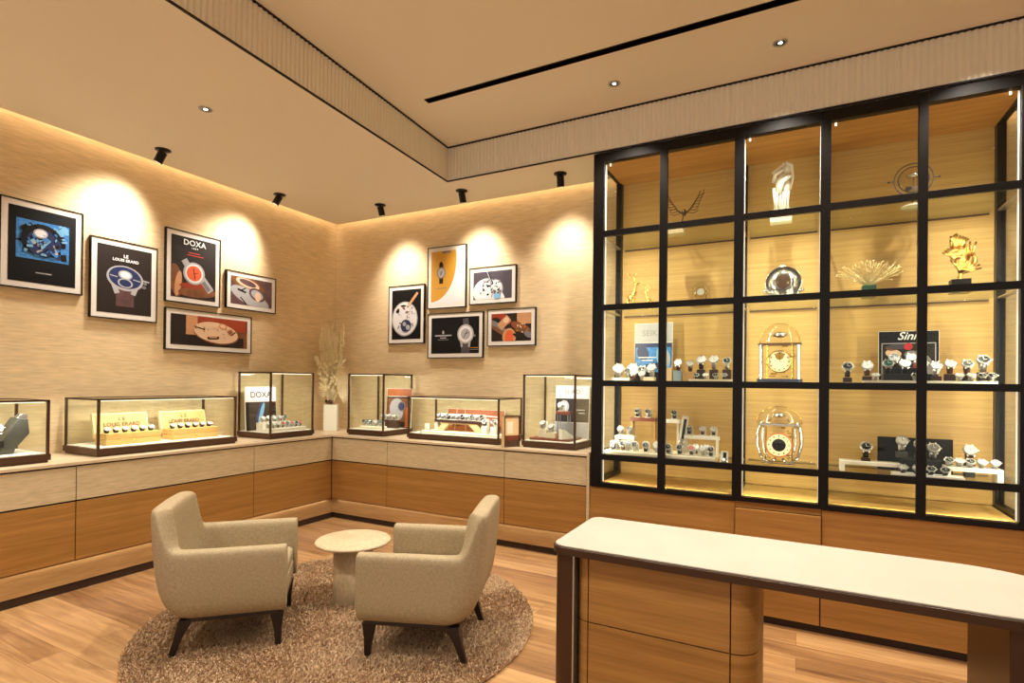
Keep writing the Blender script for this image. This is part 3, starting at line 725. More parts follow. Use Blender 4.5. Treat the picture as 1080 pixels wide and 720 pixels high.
# second: watch with blue dial
sh = [(.0, -.13, .07, .09, 'print_plum', 0, 4), (.165, .02, .03, .006, 'print_silver', -8, 4), (.15, -.035, .02, .012, 'print_grey'), (-.075, -.075, .02, .04, 'print_silver', 20, 4), (.075, -.075, .02, .04, 'print_silver', -20, 4), (.0, .02, .145, .105, 'print_silver', -8), (.16, .0, .015, .015, 'print_grey'),
      (.0, .025, .128, .09, 'print_navy', -8), (-.0, .05, .055, .038, 'print_silver', -8), (0, .05, .04, .027, 'print_white', -8), (.0, -.02, .06, .04, 'print_silver', -8), (0, -.02, .047, .03, 'print_navy', -8), (.09, .015, .03, .004, 'print_silver', -10, 4), (-.09, .03, .03, .004, 'print_silver', -10, 4)]
picture('framed dark print of one blue-dial watch, second from the left', (xl, 2.594, 2.325), .525, .665, R(90), 'print_dark', sh,
        texts=[('LE', .036, 'lettering_white', .0, .205, .0012), ('LOUIS ERARD', .032, 'lettering_white', 0, .170, .0009)])
# third: orange dial
sh = [(-.17, -.13, .06, .15, 'print_brown', 8), (-.15, -.16, .03, .12, 'print_skin', -8), (.04, -.22, .19, .05, 'print_brown', 4), (.0, -.16, .14, .03, 'print_rust', 5),
      (.1, -.11, .035, .11, 'print_silver', 40, 4), (-.07, .03, .03, .05, 'print_silver', 35, 4), (.12, -.15, .02, .05, 'print_grey', 40, 4), (.0, -.045, .105, .105, 'print_silver'), (0, -.045, .088, .09, 'print_white'), (0, -.045, .072, .072, 'print_orange'), (0, -.045, .004, .05, 'print_black', 10, 4), (.015, -.04, .022, .003, 'print_black', 10, 4),
      (0, .145, .055, .004, 'lettering_red', 0, 4), (.01, .122, .08, .004, 'lettering_red', 0, 4)]
picture('framed print of an orange-dial watch, above the wide copper print', (xl, 3.192, 2.54), .532, .672, R(90), 'print_dark', sh,
        texts=[('DOXA', .072, 'lettering_white', 0, .235, .0014), ('1 8 8 9', .022, 'lettering_white', 0, .19, .0006)])
# small: watchmaker's hand tools
sh = [(-.05, .08, .2, .07, 'print_brown', -12), (-.05, .085, .14, .045, 'print_peach', -12), (-.05, .09, .10, .03, 'print_plum', -12), (-.02, -.06, .24, .08, 'print_silver', -20), (.06, -.02, .10, .065, 'print_plum', -20), (.06, -.02, .075, .045, 'print_silver', -20), (.07, -.04, .035, .05, 'print_peach', 0), (-.10, -.10, .05, .006, 'print_black', -45, 4), (-.12, .0, .05, .01, 'print_black', -15, 4), (-.1, .02, .03, .006, 'print_black', 30, 4)]
picture('small framed print of plum-toned watch tools, rightmost on the left wall', (xl, 3.816, 2.41), .587, .385, R(90), 'print_plum', sh)
# wide copper print
sh = [(-.14, .04, .11, .15, 'print_skin', 0, 4), (.12, .07, .26, .09, 'print_rust', 0, 4), (.32, -.06, .1, .08, 'print_brown', 0, 4), (.05, -.09, .3, .05, 'print_dark', 0, 4), (.06, -.012, .24, .105, 'print_brown', -6), (.055, -.004, .232, .1, 'print_peach', -6),
      (-.12, .03, .055, .006, 'print_dark', -12), (-.155, .035, .012, .014, 'print_brown'), (-.075, .02, .012, .012, 'print_brown'), (.02, -.055, .05, .016, 'print_skin', 5), (.02, -.065, .05, .006, 'print_dark', 4, 4), (-.03, -.06, .012, .012, 'print_dark'), (.07, -.05, .012, .012, 'print_dark'),
      (.20, .012, .035, .035, 'print_skin'), (.20, .012, .022, .022, 'print_brown'), (.235, .0, .03, .006, 'print_dark', 40, 4), (.12, .062, .045, .03, 'print_skin', -10), (.12, .066, .03, .018, 'print_peach', -10)] + clutter(rd, 14, -.1, .2, -.06, .06, ['print_skin', 'print_brown', 'print_grey'], .004, .010)
picture('wide framed print of a copper watch movement, lowest on the left wall', (xl, 3.372, 1.956), .885, .385, R(90), 'print_dark', sh)
# back wall
sh = [(-.02, -.05, .185, .2, 'print_silver'), (-.02, -.05, .172, .187, 'print_white')] + clutter(rd, 30, -.13, .11, -.15, .09, ['print_grey', 'print_plum', 'print_silver', 'print_rust'], .006, .028) + \
     [(.0, -.13, .075, .07, 'print_navy'), (-.02, -.11, .025, .025, 'print_silver'), (.03, -.15, .03, .03, 'print_silver'), (-.12, .04, .022, .018, 'print_black'), (-.04, .1, .04, .01, 'print_black', 0), (.10, .17, .095, .016, 'print_skin', 48, 4), (.05, .11, .03, .008, 'print_peach', 48, 4)]
picture('upright framed print of a round white movement and brown stick, beside the corner', (-3.998, yb, 2.263), .515, .67, 0, 'print_black', sh)
sh = [(-.2, .19, .33, .46, 'print_gold', 0, 48), (-.07, .125, .028, .05, 'print_dark', 5), (-.07, -.02, .026, .05, 'print_dark', 0, 4), (-.07, .05, .058, .064, 'print_grey'), (-.07, .05, .046, .05, 'print_silver'), (-.07, .05, .012, .03, 'print_grey', -20), (-.07, -.12, .07, .004, 'print_grey', 0, 4), (.0, .275, .055, .012, 'print_grey', 0, 4)]
picture('framed print of a small watch on yellow and white, highest on the back wall', (-3.445, yb, 2.65), .51, .685, 0, 'print_white', sh)
sh = [(-.09, -.05, .15, .12, 'print_white', 20), (.02, -.1, .15, .08, 'print_white', -35), (.05, -.03, .075, .09, 'print_silver', 30), (.05, -.02, .06, .07, 'print_white', 30)] + clutter(rd, 26, -.14, .12, -.12, .05, ['print_black', 'print_grey', 'print_slate'], .006, .026) + [(-.03, .09, .015, .09, 'print_black', 22, 4), (-.035, .09, .006, .08, 'print_silver', 22, 4), (.06, -.12, .04, .03, 'print_sky')]
picture('framed grey print of white movement parts, right of the yellow one', (-2.862, yb, 2.52), .566, .393, 0, 'print_slate', sh)
sh = [(.14, -.15, .055, .08, 'print_slate', 0, 4), (.145, .13, .035, .05, 'print_slate', 8, 4), (.09, -.10, .012, .03, 'print_silver', 10, 4), (.19, -.10, .012, .03, 'print_silver', -10, 4), (.14, .01, .105, .105, 'print_silver'), (.14, .01, .088, .088, 'print_white'), (.14, .01, .06, .06, 'print_silver'), (.14, .01, .003, .05, 'print_black', -30, 4), (.165, .02, .03, .003, 'print_black', 20, 4), (.255, -.01, .014, .012, 'print_grey', 0), (-.15, .035, .012, .02, 'print_silver'), (-.15, -.0, .11, .007, 'print_silver', 0, 4), (-.15, -.025, .04, .005, 'print_silver', 0, 4), (-.15, -.045, .07, .004, 'print_grey', 0, 4), (.25, -.16, .05, .004, 'print_grey', 0, 4), (.25, -.14, .05, .003, 'print_gold', 0, 4)]
picture('framed black print of a silver watch on its right side, lowest on the back wall', (-3.328, yb, 2.004), .722, .497, 0, 'print_black', sh)
sh = [(-.13, .10, .14, .06, 'print_rust', -20), (-.17, -.02, .1, .13, 'print_dark', 20), (-.16, .02, .12, .03, 'print_grey', -30), (-.15, -.03, .12, .02, 'print_brown', -30), (.17, .09, .1, .06, 'print_skin', 0, 4), (-.02, -.10, .08, .09, 'print_skin', 0), (-.02, -.12, .05, .09, 'print_orange', 0), (-.08, .05, .075, .04, 'print_skin', 40, 4), (-.055, .075, .035, .03, 'print_peach', 40), (.12, -.01, .13, .045, 'print_brown', -25)] + clutter(rd, 18, .02, .2, -.06, .06, ['print_rust', 'print_gold', 'print_peach'], .006, .018) + [(.2, -.08, .05, .03, 'print_grey', -30), (.1, -.1, .08, .02, 'print_dark', -20)]
picture('framed brown print of a gold movement in fingers, rightmost on the back wall', (-2.634, yb, 2.068), .565, .388, 0, 'print_dark', sh)

# ------------------------------------------------------------------ black framed shelving
FY, BY, SZ0, SZ1 = 4.33, 4.965, .647, 3.40
SH = thing('display_shelving', 'tall black-framed glass display shelving filling the right half of the back wall', 'shelving', (0, FY, 0))
def P(name, a, b, mat, bevel=0, **k): return box(name, (a[0], a[1]-FY, a[2]), (b[0], b[1]-FY, b[2]), mat, SH, bevel, **k)
posts = [(-1.52, -1.43, .07), (-.974, -.915, .035), (-.428, -.363, .05), (.128, .19, .05), (.679, .731, .035), (1.185, 1.285, .07)]
for a, b, d in posts: P('post', (a, FY, SZ0), (b, FY+d, SZ1), 'black_metal', .002)
bays = [(-1.43, -.428), (-.363, .128), (.19, 1.185)]
segs = [(-1.43, -.974), (-.915, -.428), (-.363, .128), (.19, .679), (.731, 1.185)]
for a, b in segs:
    P('top_bar', (a, FY, 3.325), (b, FY+.06, SZ1), 'black_metal', .001); P('bottom_bar', (a, FY, SZ0), (b, FY+.06, .680), 'black_metal', .001)
    for z in (2.731, 2.122, 1.499, .894): P('cross_bar', (a, FY, z-.024), (b, FY+.03, z+.024), 'black_metal', .001)
    for z0, z1 in ((.680, .870), (.918, 1.475), (1.523, 2.098), (2.146, 2.707), (2.755, 3.325)):
        P('glass_pane', (a, FY+.010, z0), (b, FY+.014, z1), 'door_glass')
for a, b in bays:
    P('back_panel', (a-.03, BY, SZ0+.03), (b+.03, BY+.02, SZ1-.02), 'back_veneer')
    P('floor_board', (a-.02, FY+.06, .650), (b+.02, BY, .672), 'back_veneer')
    P('canopy', (a-.03, FY+.06, 3.335), (b+.03, BY, SZ1-.01), 'canopy_veneer')
    for z, n in ((2.731, 0), (2.122, 0), (1.505, 0), (.886, 0)):
        P('glass_shelf', (a+.004, FY+.034, z-.004), (b-.004, BY-.006, z+.006), 'shelf_glass')
    m = MB()
    for z in (2.716, 2.107, .871): m.box((a, BY-.012-FY, z), (b, BY-FY, z+.011))
    m.build('shelf_rail', 'bronze_dark', SH)
for (x, s, wd) in ((-1.475, 1, .05), (1.24, -1, .05), (-.395, 0, .02), (.159, 0, .02)):
    P('rear_post', (x-wd/2-.002, BY-.055 if wd > .03 else BY-.02, SZ0), (x+wd/2, BY+.02, SZ1), 'black_metal')
    P('side_rail', (x-wd/2, FY+.07, 3.34), (x+wd/2, BY-.055, SZ1), 'black_metal'); P('side_rail', (x-wd/2, FY+.07, SZ0), (x+wd/2, BY-.055, .70), 'black_metal')
    P('side_pane', (x-.003, FY+.07, .70), (x+.003, BY-.055, 3.34), 'glass')
    m = MB()
    for z in (2.725, 2.116, .88): m.box((x-wd/2+.004, .07, z), (x+wd/2-.004, BY-.055-FY, z+.012))
    m.build('side_shelf_rail', 'steel', SH)
E0 = 1.5
strips = [(-1.427, -1.420), (-.361, -.357), (.1255, .1275), (1.176, 1.182)]
for i, (a, b) in enumerate(strips):
    P('light_strip', (a, FY+.032, .69), (b, FY+.042, 3.31), 'led_soft', label='slim vertical light strip behind the front post')
    ang = R(35) if i in (0, 1) else R(-35)
    for z0, z1, e in ((.70, .86, .35), (.93, 1.47, 1.25), (1.53, 2.09, 1.25), (2.16, 2.70, 1.15), (2.78, 3.28, .08)):
        light('shelf_strip_light', 'AREA', ((a+b)/2 + (.012 if i in (0, 1) else -.012), .06, (z0+z1)/2), E0*e*(1.25 if i in (0, 3) else .8), (1.0, .92, .66), rot=(R(90), 0, -ang), parent=SH, shape='RECTANGLE', size=.012, size_y=z1-z0)
for a, b in bays:
    light('shelf_bottom_light', 'AREA', ((a+b)/2, .075, .705), 1.1*(b-a), (1.0, .84, .5), rot=(R(35), 0, 0), parent=SH, shape='RECTANGLE', size=(b-a)*.9, size_y=.012)
for x in (-1.40, -.33, .22, 1.15):
    t_ = MB().cyl((x, .075, 3.312), (x, .075, 3.332), .007, n=12).build('spot_lamp', 'led_white', SH)

# cabinets under the shelving
gs = 'wood cabinets under the black shelving'
def under(label, a, b, y, zt):
    t = thing('storage_cabinet', label, 'cabinet', ((a+b)/2, y, 0), 0, gs); w = (b-a)/2
    box('carcass', (-w, .02, .0), (w, YW-y-.03, min(zt, .645)-.004), 'dark_gap', t); box('door', (-w+.003, 0, .03), (w-.003, .019, zt), 'veneer', t, bevel=.0015)
    if zt < .62: box('top_rail', (-w, .03, zt+.002), (w, .045, .645), 'veneer', t)
under('wide wood cabinet under the left bay of the shelving', -1.532, -.405, 4.345, .640)
under('narrower wood cabinet under the middle bay, its top edge slightly proud', -.405, .149, 4.322, .597)
under('wide wood cabinet under the right bay of the shelving', .149, 1.75, 4.345, .640)
t = thing('low_bench_cabinet', 'low wooden bench cabinet on the floor behind the desk, seen under the desktop', 'cabinet', (-.85, 3.79, 0))
box('kick', (.02, .03, 0), (2.5, .5, .05), 'kick_black', t)
box('top_board', (0, 0, .27), (2.52, .52, .30), 'veneer', t, bevel=.002)
for a, b in ((0, .975), (.978, 2.52)): box('door', (a+.002, .0, .052), (b-.002, .018, .266), 'veneer', t, bevel=.001)
box('carcass', (.01, .019, .052), (2.51, .51, .268), 'dark_gap', t)

# ------------------------------------------------------------------ objects on the shelving
Z1, Z2, Z3, Z4 = 2.738, 2.129, 1.512, .893
# top tier
t = thing('winged_sculpture', 'wire winged sculpture on a pale stone block, top shelf at left', 'sculpture', (-.90, 4.64, Z1))
box('plinth', (-.085, -.04, 0), (.06, .04, .07), 'travertine', t, bevel=.003)
m = MB(); m.T = Matrix.Translation((.055, 0, -.01)) @ Matrix.Scale(1.12, 4); m.tube([(-.02, 0, .07), (0, 0, .16)], .004)
for s in (-1, 1):
    m.tube([(0, 0, .15), (s*.05, 0, .19), (s*.10, 0, .27), (s*.115, 0, .31)], .006, 5, .4)
    for k in range(7): m.tube([(s*(.02+.013*k), 0, .165+.018*k), (s*(.07+.012*k), -.01, .15+.022*k), (s*(.10+.006*k), 0, .17+.025*k)], .0025, 4)
m.ball((0, 0, .165), .018, 8, 6, (1, .8, 1.5)); m.build('wings', 'bronze', t)
t = thing('bust_figure', 'white plaster figure on a white block, top shelf of the middle bay', 'statuette', (-.115, 4.64, Z1))
box('plinth', (-.085, -.045, 0), (.065, .045, .07), 'plaster', t, bevel=.003)
m = MB()
prof = [(.040, .07), (.042, .10), (.034, .15), (.042, .22), (.052, .28), (.048, .33), (.032, .36), (.02, .375)]
m.lathe(prof, (.0, 0, 0), 16, True, 1, .75); m.ball((.025, -.005, .405), .032, 12, 8, (.9, 1, 1.15))
m.tube([(.05, -.03, .34), (.0, -.055, .30), (-.02, -.05, .20)], .020, 8, .7); m.tube([(-.06, 0, .32), (-.05, -.05, .36), (.0, -.06, .385)], .017, 8, .7)
m.tube([(.02, -.03, .445), (.06, -.02, .42), (.068, 0, .34), (.05, .01, .25)], .014, 8, .6); m.tube([(-.07, -.03, .375), (-.03, -.04, .40), (.01, -.04, .44)], .013, 8, .7)
m.tube([(-.04, -.03, .1), (-.05, -.05, .18), (-.06, -.03, .26)], .018, 8, .6)
for k in range(5): m.tube([(-.04+.02*k, -.045, .08), (-.035+.018*k, -.055, .15), (-.03+.018*k, -.05, .22)], .007, 5)
m.build('figure', 'plaster', t)
t = thing('globe_clock', 'clear round clock with thin double rings on a glass foot, top right shelf', 'clock', (.70, 4.64, Z1))
m = MB().lathe([(.0, 0), (.07, 0), (.075, .012), (.045, .022), (0, .024)], n=28); m.build('foot', 'clear_acrylic', t, label='round frosted glass foot')
def circ(r, y=0, cz=.2, n=36, x=0): return [(x+r*math.cos(2*math.pi*i/n), y, cz+r*math.sin(2*math.pi*i/n)) for i in range(n)]
MB().tube(circ(.112), .004, 5, closed=True).tube(circ(.088), .004, 5, closed=True).tube([(-.145, 0, .2), (-.11, 0, .2)], .004).tube([(.11, 0, .2), (.145, 0, .2)], .004).ball((-.145, 0, .2), .008).ball((.145, 0, .2), .008).build('rings', 'block_grey', t)
MB().lathe([(.086, -.006), (.086, .006)], n=32).build('lens', 'dome_glass', t, loc=(0, 0, .2), rot=(R(90), 0, 0))
m = MB(); m.cyl((0, 0, .02), (0, 0, .1), .01); m.box((-.05, -.012, .125), (.05, .012, .15)); m.tube([(0, 0, .15), (0, 0, .21)], .004); m.lathe([(.0, .21), (.04, .215), (.045, .23), (0, .25)], n=16); m.build('movement', 'chrome', t)
# second tier
def deer(label, x, s):
    t = thing('deer_figurine', label, 'figurine', (x, 4.62, Z2), 0, 'gold deer figurines'); t.scale = (s, s, s)
    m = MB()
    m.ball((0, 0, .115), .038, 12, 8, (1.05, .8, .8)); m.tube([(.0, 0, .12), (.03, 0, .16), (.04, 0, .2), (.035, 0, .235)], .024, 8, .6)
    m.ball((.045, 0, .245), .02, 10, 7, (1.5, .8, .85))
    for lx, ly in ((-.03, -.018), (-.03, .018), (.025, -.018), (.025, .018)):
        m.tube([(lx, ly, .11), (lx-.008, ly, .06), (lx+.004, ly, 0)], .010, 7, .45)
    m.tube([(-.04, 0, .12), (-.055, 0, .13)], .008, 6, .4); m.ball((.03, .018, .262), .009, 6, 5, (1, .6, 1.6)); m.ball((.03, -.018, .262), .009, 6, 5, (1, .6, 1.6))
    m.build('body', 'gold_leaf', t)
    m = MB()
    for s_ in (-1, 1):
        m.tube([(.035, s_*.01, .26), (.02, s_*.02, .285), (.0+s_*.01, s_*.035, .32), (s_*.03+.01, s_*.03, .345)], .0045, 5, .5)
        m.tube([(.02, s_*.02, .285), (.045+s_*.012, s_*.03, .315)], .004, 5, .5); m.tube([(.0+s_*.01, s_*.035, .32), (-.02+s_*.03, s_*.04, .345)], .0035, 5, .5)
    m.build('antlers', 'gold_leaf', t); return t
deer('larger gold deer figurine with antlers on the left second shelf', -1.27, .92); deer('smaller gold deer figurine beside the larger one', -1.12, .60).rotation_euler = (0, 0, R(170))
def dome_clock(label, x, z, s, y=4.64):
    t = thing('small_dome_clock', label, 'clock', (x, y, z)); t.scale = (s, s, s)
    MB().lathe([(.055, 0), (.058, .008), (.05, .014), (0, .014)], n=24).build('base', 'brass', t)
    MB().lathe([(.05, .014), (.05, .09)] + [(.05*math.cos(R(a)), .09+.05*math.sin(R(a))) for a in range(15, 91, 15)], n=24).build('glass_dome', 'dome_glass', t)
    m = MB(); m.cyl((-.03, 0, .014), (-.03, 0, .08), .004).cyl((.03, 0, .014), (.03, 0, .08), .004); m.build('column', 'brass', t)
    m = MB(); m.cyl((0, -.012, .085), (0, .008, .085), .030, n=24); m.m = 1; m.cyl((0, -.0135, .085), (0, -.012, .085), .020, n=24); m.build('movement', ['brass', 'dial_white'], t)
dome_clock('small brass clock under a glass dome, second shelf of the left bay', -.705, Z2, 1.4)
t = thing('crystal_ball_clock', 'silver ball clock nested in a chrome wreath, middle bay second shelf', 'clock', (-.105, 4.62, Z2))
m = MB(); m.lathe([(.09*math.cos(R(a)), .09*math.sin(R(a))) for a in range(-90, 0, 15)] + [(.125, 0), (.12, .045), (.1, .08), (.06, .112), (0, .125)], n=32); m.build('ball', 'dome_glass', t, loc=(0, 0, .148), rot=(0, 0, 0))
MB().lathe([(.118, -.012), (.126, -.012), (.126, .012), (.118, .012), (.118, -.012)], n=40).build('rim', 'chrome', t, loc=(0, 0, .148), rot=(R(90), 0, 0))
m = MB(); m.T = Matrix.Translation((0, 0, .018)); m.ball((0, .02, .13), .112, 32, 20, (1, .5, 1)); m.m = 1; m.tube(circ(.078, -.042, .13), .006, 6, closed=True)
m.m = 2; m.cyl((0, -.046, .13), (0, -.040, .13), .052, n=28)
for k in range(12):
    a = k*math.pi/6; m.m = 1; m.cbox((.064*math.cos(a), -.044, .13+.064*math.sin(a)), (.005, .004, .005))
m.build('face', ['chrome', 'chrome', 'bronze_dark'], t)
m = MB()
for k in range(80):
    a = rd.uniform(0, 6.28); r = rd.uniform(.07, .145); m.ball((r*math.cos(a), .5*r*math.sin(a)-.02, rd.uniform(.012, .095-.2*abs(abs(r*math.cos(a))-.12))), rd.uniform(.009, .017), 7, 5)
m.build('wreath', 'chrome', t)
t = thing('coral_sculpture', 'pale gold branching coral sculpture on a green stone block', 'sculpture', (.445, 4.64, Z2))
box('plinth', (-.045, -.04, 0), (.04, .04, .088), 'green_stone', t, bevel=.002)
m = MB()
for k in range(26):
    a = R(-62 + 124*k/25); L = .20*(1-.12*abs(k-12)/12)*(1.18 if k < 6 or k > 20 else 1.0); dy = rd.uniform(-.03, .03)
    pts = [(0, 0, .088)] + [(L*q*math.sin(a)*1.0, dy*q, .088+L*q*math.cos(a)*(.85)) for q in (.35, .7, 1)]
    m.tube(pts, .0042, 5, .6)
    for q in (.5, .7, .88):
        c = Vector((L*q*math.sin(a), dy*q, .088+L*q*math.cos(a)*.85)); b = a + rd.uniform(-.7, .7); m.tube([c, c+Vector((.045*math.sin(b), rd.uniform(-.01, .01), .035*math.cos(b)))], .0032, 4, .6); m.ball(tuple(c+Vector((.045*math.sin(b), 0, .035*math.cos(b)))), .0055, 5, 4)
m.build('branches', 'pale_gold', t)
t = thing('gold_sculpture', 'ribbed gold leaf-shaped sculpture on a black block, right bay', 'sculpture', (.96, 4.64, Z2))
box('plinth', (-.055, -.045, 0), (.05, .045, .092), 'black_metal', t, bevel=.002)
m = MB(); m.cyl((-.005, 0, .09), (0, 0, .14), .012)
def shell(m, c, R0, rx, a0, a1, n=9):
    for k in range(n):
        a = R(a0+(a1-a0)*k/(n-1)); d = Vector((math.sin(a), 0, math.cos(a))); 
        m.tube([Vector(c), Vector(c)+d*R0*.5+Vector((0, -rx, 0)), Vector(c)+d*R0+Vector((0, -rx*.3, 0))], .009, 6, .7)
shell(m, (.0, 0, .13), .11, .04, -30, 75); shell(m, (.045, 0, .24), .10, .035, -130, 20); shell(m, (-.015, 0, .21), .11, .04, -50, 25); shell(m, (-.03, 0, .29), .10, .03, -15, 45, 7)
m.tube([(-.035, 0, .3), (-.045, -.01, .36), (-.02, 0, .40)], .022, 8, .5); m.tube([(.05, 0, .16), (.075, -.01, .22), (.06, 0, .28)], .018, 8, .6)
m.build('ribbed_leaf', 'gold_leaf', t)
# third tier left
p = poster('white and deep-blue poster card on the third shelf of the left bay', (-1.14, 4.86, Z3), .335, .525, [(0, .27, 'print_black'), (.27, .67, 'print_navy'), (.67, 1, 'print_silver')], 0, 2)
text('SEIKO', .075, 'lettering_grey', t_board[p.name], (0, -.002, .435), bold=.001)
pic(p, [(.0, .2, .155, .11, 'print_blue', 0, 4), (-.09, .26, .05, .07, 'print_navy', 20), (.09, .22, .06, .10, 'print_sky', 15), (.11, .22, .035, .07, 'print_silver', 15), (-.05, .22, .08, .004, 'print_white', 0, 4), (-.05, .195, .05, .004, 'print_white', 0, 4), (.0, .14, .1, .03, 'print_navy', 10)])
block('tray', 'tray', 'thin tan wooden tray at the left of the third shelf', (-1.21, 4.60, Z3), (.34, .24, .012), 'tray_sand')
block('riser', 'riser', 'low cream riser on the tan tray, far left', (-1.33, 4.58, Z3+.0125), (.15, .10, .022), 'tray_cream')
block('riser', 'riser', 'small cream riser on the tan tray, at its right end', (-1.10, 4.58, Z3+.0125), (.09, .08, .03), 'tray_cream')
row = [(-1.36, 4.60, .035, 'wm', 1.15), (-1.29, 4.60, .035, 'km', 1.15), (-1.23, 4.58, .013, 'sn', 1.3), (-1.17, 4.62, .013, 'kn', 1.7), (-1.155, 4.56, .013, 'sm', 1.1), (-1.085, 4.60, .043, 'sm', 1.5), (-1.385, 4.66, .013, 'wm', 2.0), (-1.265, 4.68, .013, 'wk', 2.0)]
for i, (x, y, z, c, s) in enumerate(row):
    w = ['on the far-left cream riser', 'beside it on the far-left cream riser', 'low in front on the tan tray', 'tallest in the middle of the tan tray', 'low in front of the tallest on the tan tray', 'on the right-hand cream riser', 'standing behind at the far left', 'standing behind, second from left'][i]
    watch(x, y, Z3+z, 0, c, f'{DN[c[0]]}-dial {SN[c[1]].replace(" ", "-")} watch, {w}', 'watches on the tan tray', s)
for i, (x, h, mt, nm) in enumerate(((-.945, .165, 'tray_sand', 'tan and brown'), (-.87, .095, 'block_blue', 'pale blue'), (-.775, .088, 'block_tan', 'yellow-tan'))):
    block('pedestal', 'pedestal', f'{nm} square pedestal right of the tan tray', (x, 4.59, Z3), (.062 if i < 2 else .072, .062, h if i else .12), mt)
    if i: watch(x, 4.60, Z3+h+.0005, 0, 'wn', f'white-dial watch on brown strap on the {nm} pedestal', 'watches on small pedestals', 1.25)
block('tray', 'tray', 'low cream platform on the third shelf beside the pedestals', (-.605, 4.60, Z3), (.34, .16, .028), 'tray_cream')
for i, x in enumerate((-.695, -.598, -.50)):
    block('block_stand', 'display block', f'dark brown block {ORD[i]} from left on the cream platform', (x, 4.63, Z3+.0285), (.062, .055, .078), 'block_dark', 0, 'dark brown blocks on the cream platform')
    c = ['wk', 'sm', 'km'][i]; watch(x, 4.635, Z3+.107, 0, c, wlabel(i, 3, c, 'on the dark brown blocks'), 'watches on the dark brown blocks', (1.5, 1.5, 1.3)[i])
for i, x in enumerate((-.72, -.65, -.575, -.51)):
    c = ['kk', 'wm', 'km', 'yk'][i]; watch(x, 4.555, Z3+.029, 0, c, wlabel(i, 4, c, 'lying before the dark brown blocks'), 'watches lying on the cream platform', .95, R(-45))
# third and fourth tier middle: two big glazed clocks
def big_clock(label, z, square):
    t = thing('table_clock', label, 'clock', (-.125, 4.62, z), 0, 'large glass-domed clocks'); dk = 'strap_navy'
    if square:
        MB().prism(rrect(-.155, -.075, .155, .075, .03, 4), .006, .035).build('base', dk, t, bevel=.004, label='dark blue base')
        MB().prism(rrect(-.15, -.07, .15, .07, .03, 4), .29, .305).build('cornice', 'bronze_dark', t, bevel=.003)
        for sx in (-1, 1):
            for sy in (-1, 1): MB().cyl((sx*.128, sy*.055, .035), (sx*.128, sy*.055, .29), .011, n=12).build('column', 'chrome', t)
            MB().cyl((sx*.085, -.06, .035), (sx*.085, -.06, .29), .005, n=10).build('slim_column', 'brass', t)
        for sx in (-1, 1):
            for sy in (-1, 1): MB().cyl((sx*.12, sy*.05, 0), (sx*.12, sy*.05, .006), .014).build('foot', 'chrome', t)
        m = MB().lathe([(.138*math.cos(R(a)), .305+.15*math.sin(R(a))) for a in range(0, 91, 9)], n=32, sy=.52); m.build('glass_dome', 'dome_glass', t)
        MB().tube([(.139*math.cos(R(a)), 0, .305+.151*math.sin(R(a))) for a in range(0, 181, 9)], .0022, 5).build('dome_rim', 'brass', t)
        MB().ball((0, 0, .37), .028, 10, 7, (1.6, .9, .8)).tube([(-.05, 0, .36), (0, 0, .385), (.055, 0, .375)], .006).build('escapement', 'chrome', t)
        c = .165; r = .085
    else:
        for s in (-1, 1):
            m = MB(); pts = [(s*.12, 0, .33), (s*.145, 0, .26), (s*.15, 0, .16), (s*.125, 0, .06), (s*.07, 0, .012), (s*.02, 0, .05)]
            m.tube(pts, .013, 8, .8); m.build('side_scroll', 'chrome', t)
            MB().tube([(s*.105, -.03, .31), (s*.112, -.03, .2), (s*.1, -.03, .1), (s*.06, -.03, .05)], .007, 6).build('inner_scroll', 'chrome', t)
        MB().box((-.11, -.03, .008), (.11, .03, .02)).box((-.135, -.045, .30), (.135, .045, .315)).build('base', 'chrome', t, bevel=.003)
        m = MB().lathe([(.155*math.cos(R(a)), .315+.13*math.sin(R(a))) for a in range(0, 91, 9)], n=32, sy=.5); m.build('glass_dome', 'dome_glass', t)
        MB().tube([(.156*math.cos(R(a)), 0, .315+.131*math.sin(R(a))) for a in range(0, 181, 9)], .0022, 5).build('dome_rim', 'brass', t)
        MB().ball((0, 0, .38), .028, 10, 7, (1.4, .9, .7)).tube([(-.07, 0, .33), (-.03, 0, .39), (.03, 0, .39), (.07, 0, .33)], .005).build('escapement', 'chrome', t)
        c = .155; r = .092
    m = MB(); m.T = Matrix.Translation((0, -.03, c)) @ Matrix.Rotation(R(90), 4, 'X')
    m.lathe([(.0, -.01), (r, -.01), (r, .006), (r*.92, .01), (r*.9, .006)], n=32); m.m = 1; m.lathe([(r*.9, .006), (0, .0062)], n=32, smooth=False)
    m.m = 2
    for k in range(12):
        a = k*math.pi/6; m.cbox((r*.74*math.cos(a), r*.74*math.sin(a), .0075), (.009, .009, .001))
    m.box((-.0015, -.002, .008), (.0015, r*.65, .009)); m.box((-.002, -.0015, .008), (r*.45, .0015, .009))
    if not square: m.lathe([(r*.52, .0075), (0, .0078)], n=20, smooth=False)
    else: m.m = 0; m.T = m.T @ Matrix.Translation((0, r*.5, 0)); m.lathe([(r*.35, .0078), (0, .008)], n=18, smooth=False)
    m.build('clock_face', ['brass' if square else 'copper_print', 'dial_cream', 'dial_black'], t)
    m = MB()
    for k in range(14): m.cbox((rd.uniform(-.09, .09), .01, rd.uniform(.05, .29)), (rd.uniform(.01, .05), .03, rd.uniform(.006, .02)))
    m.box((-.095, .0, .04), (-.085, .02, .29)); m.box((.085, .0, .04), (.095, .02, .29)); m.build('movement', 'brass', t)
big_clock('square glass clock with dome and columns on a dark blue base, third shelf', Z3, True)
big_clock('scroll-sided glass clock with dome, fourth shelf of the middle bay', Z4, False)
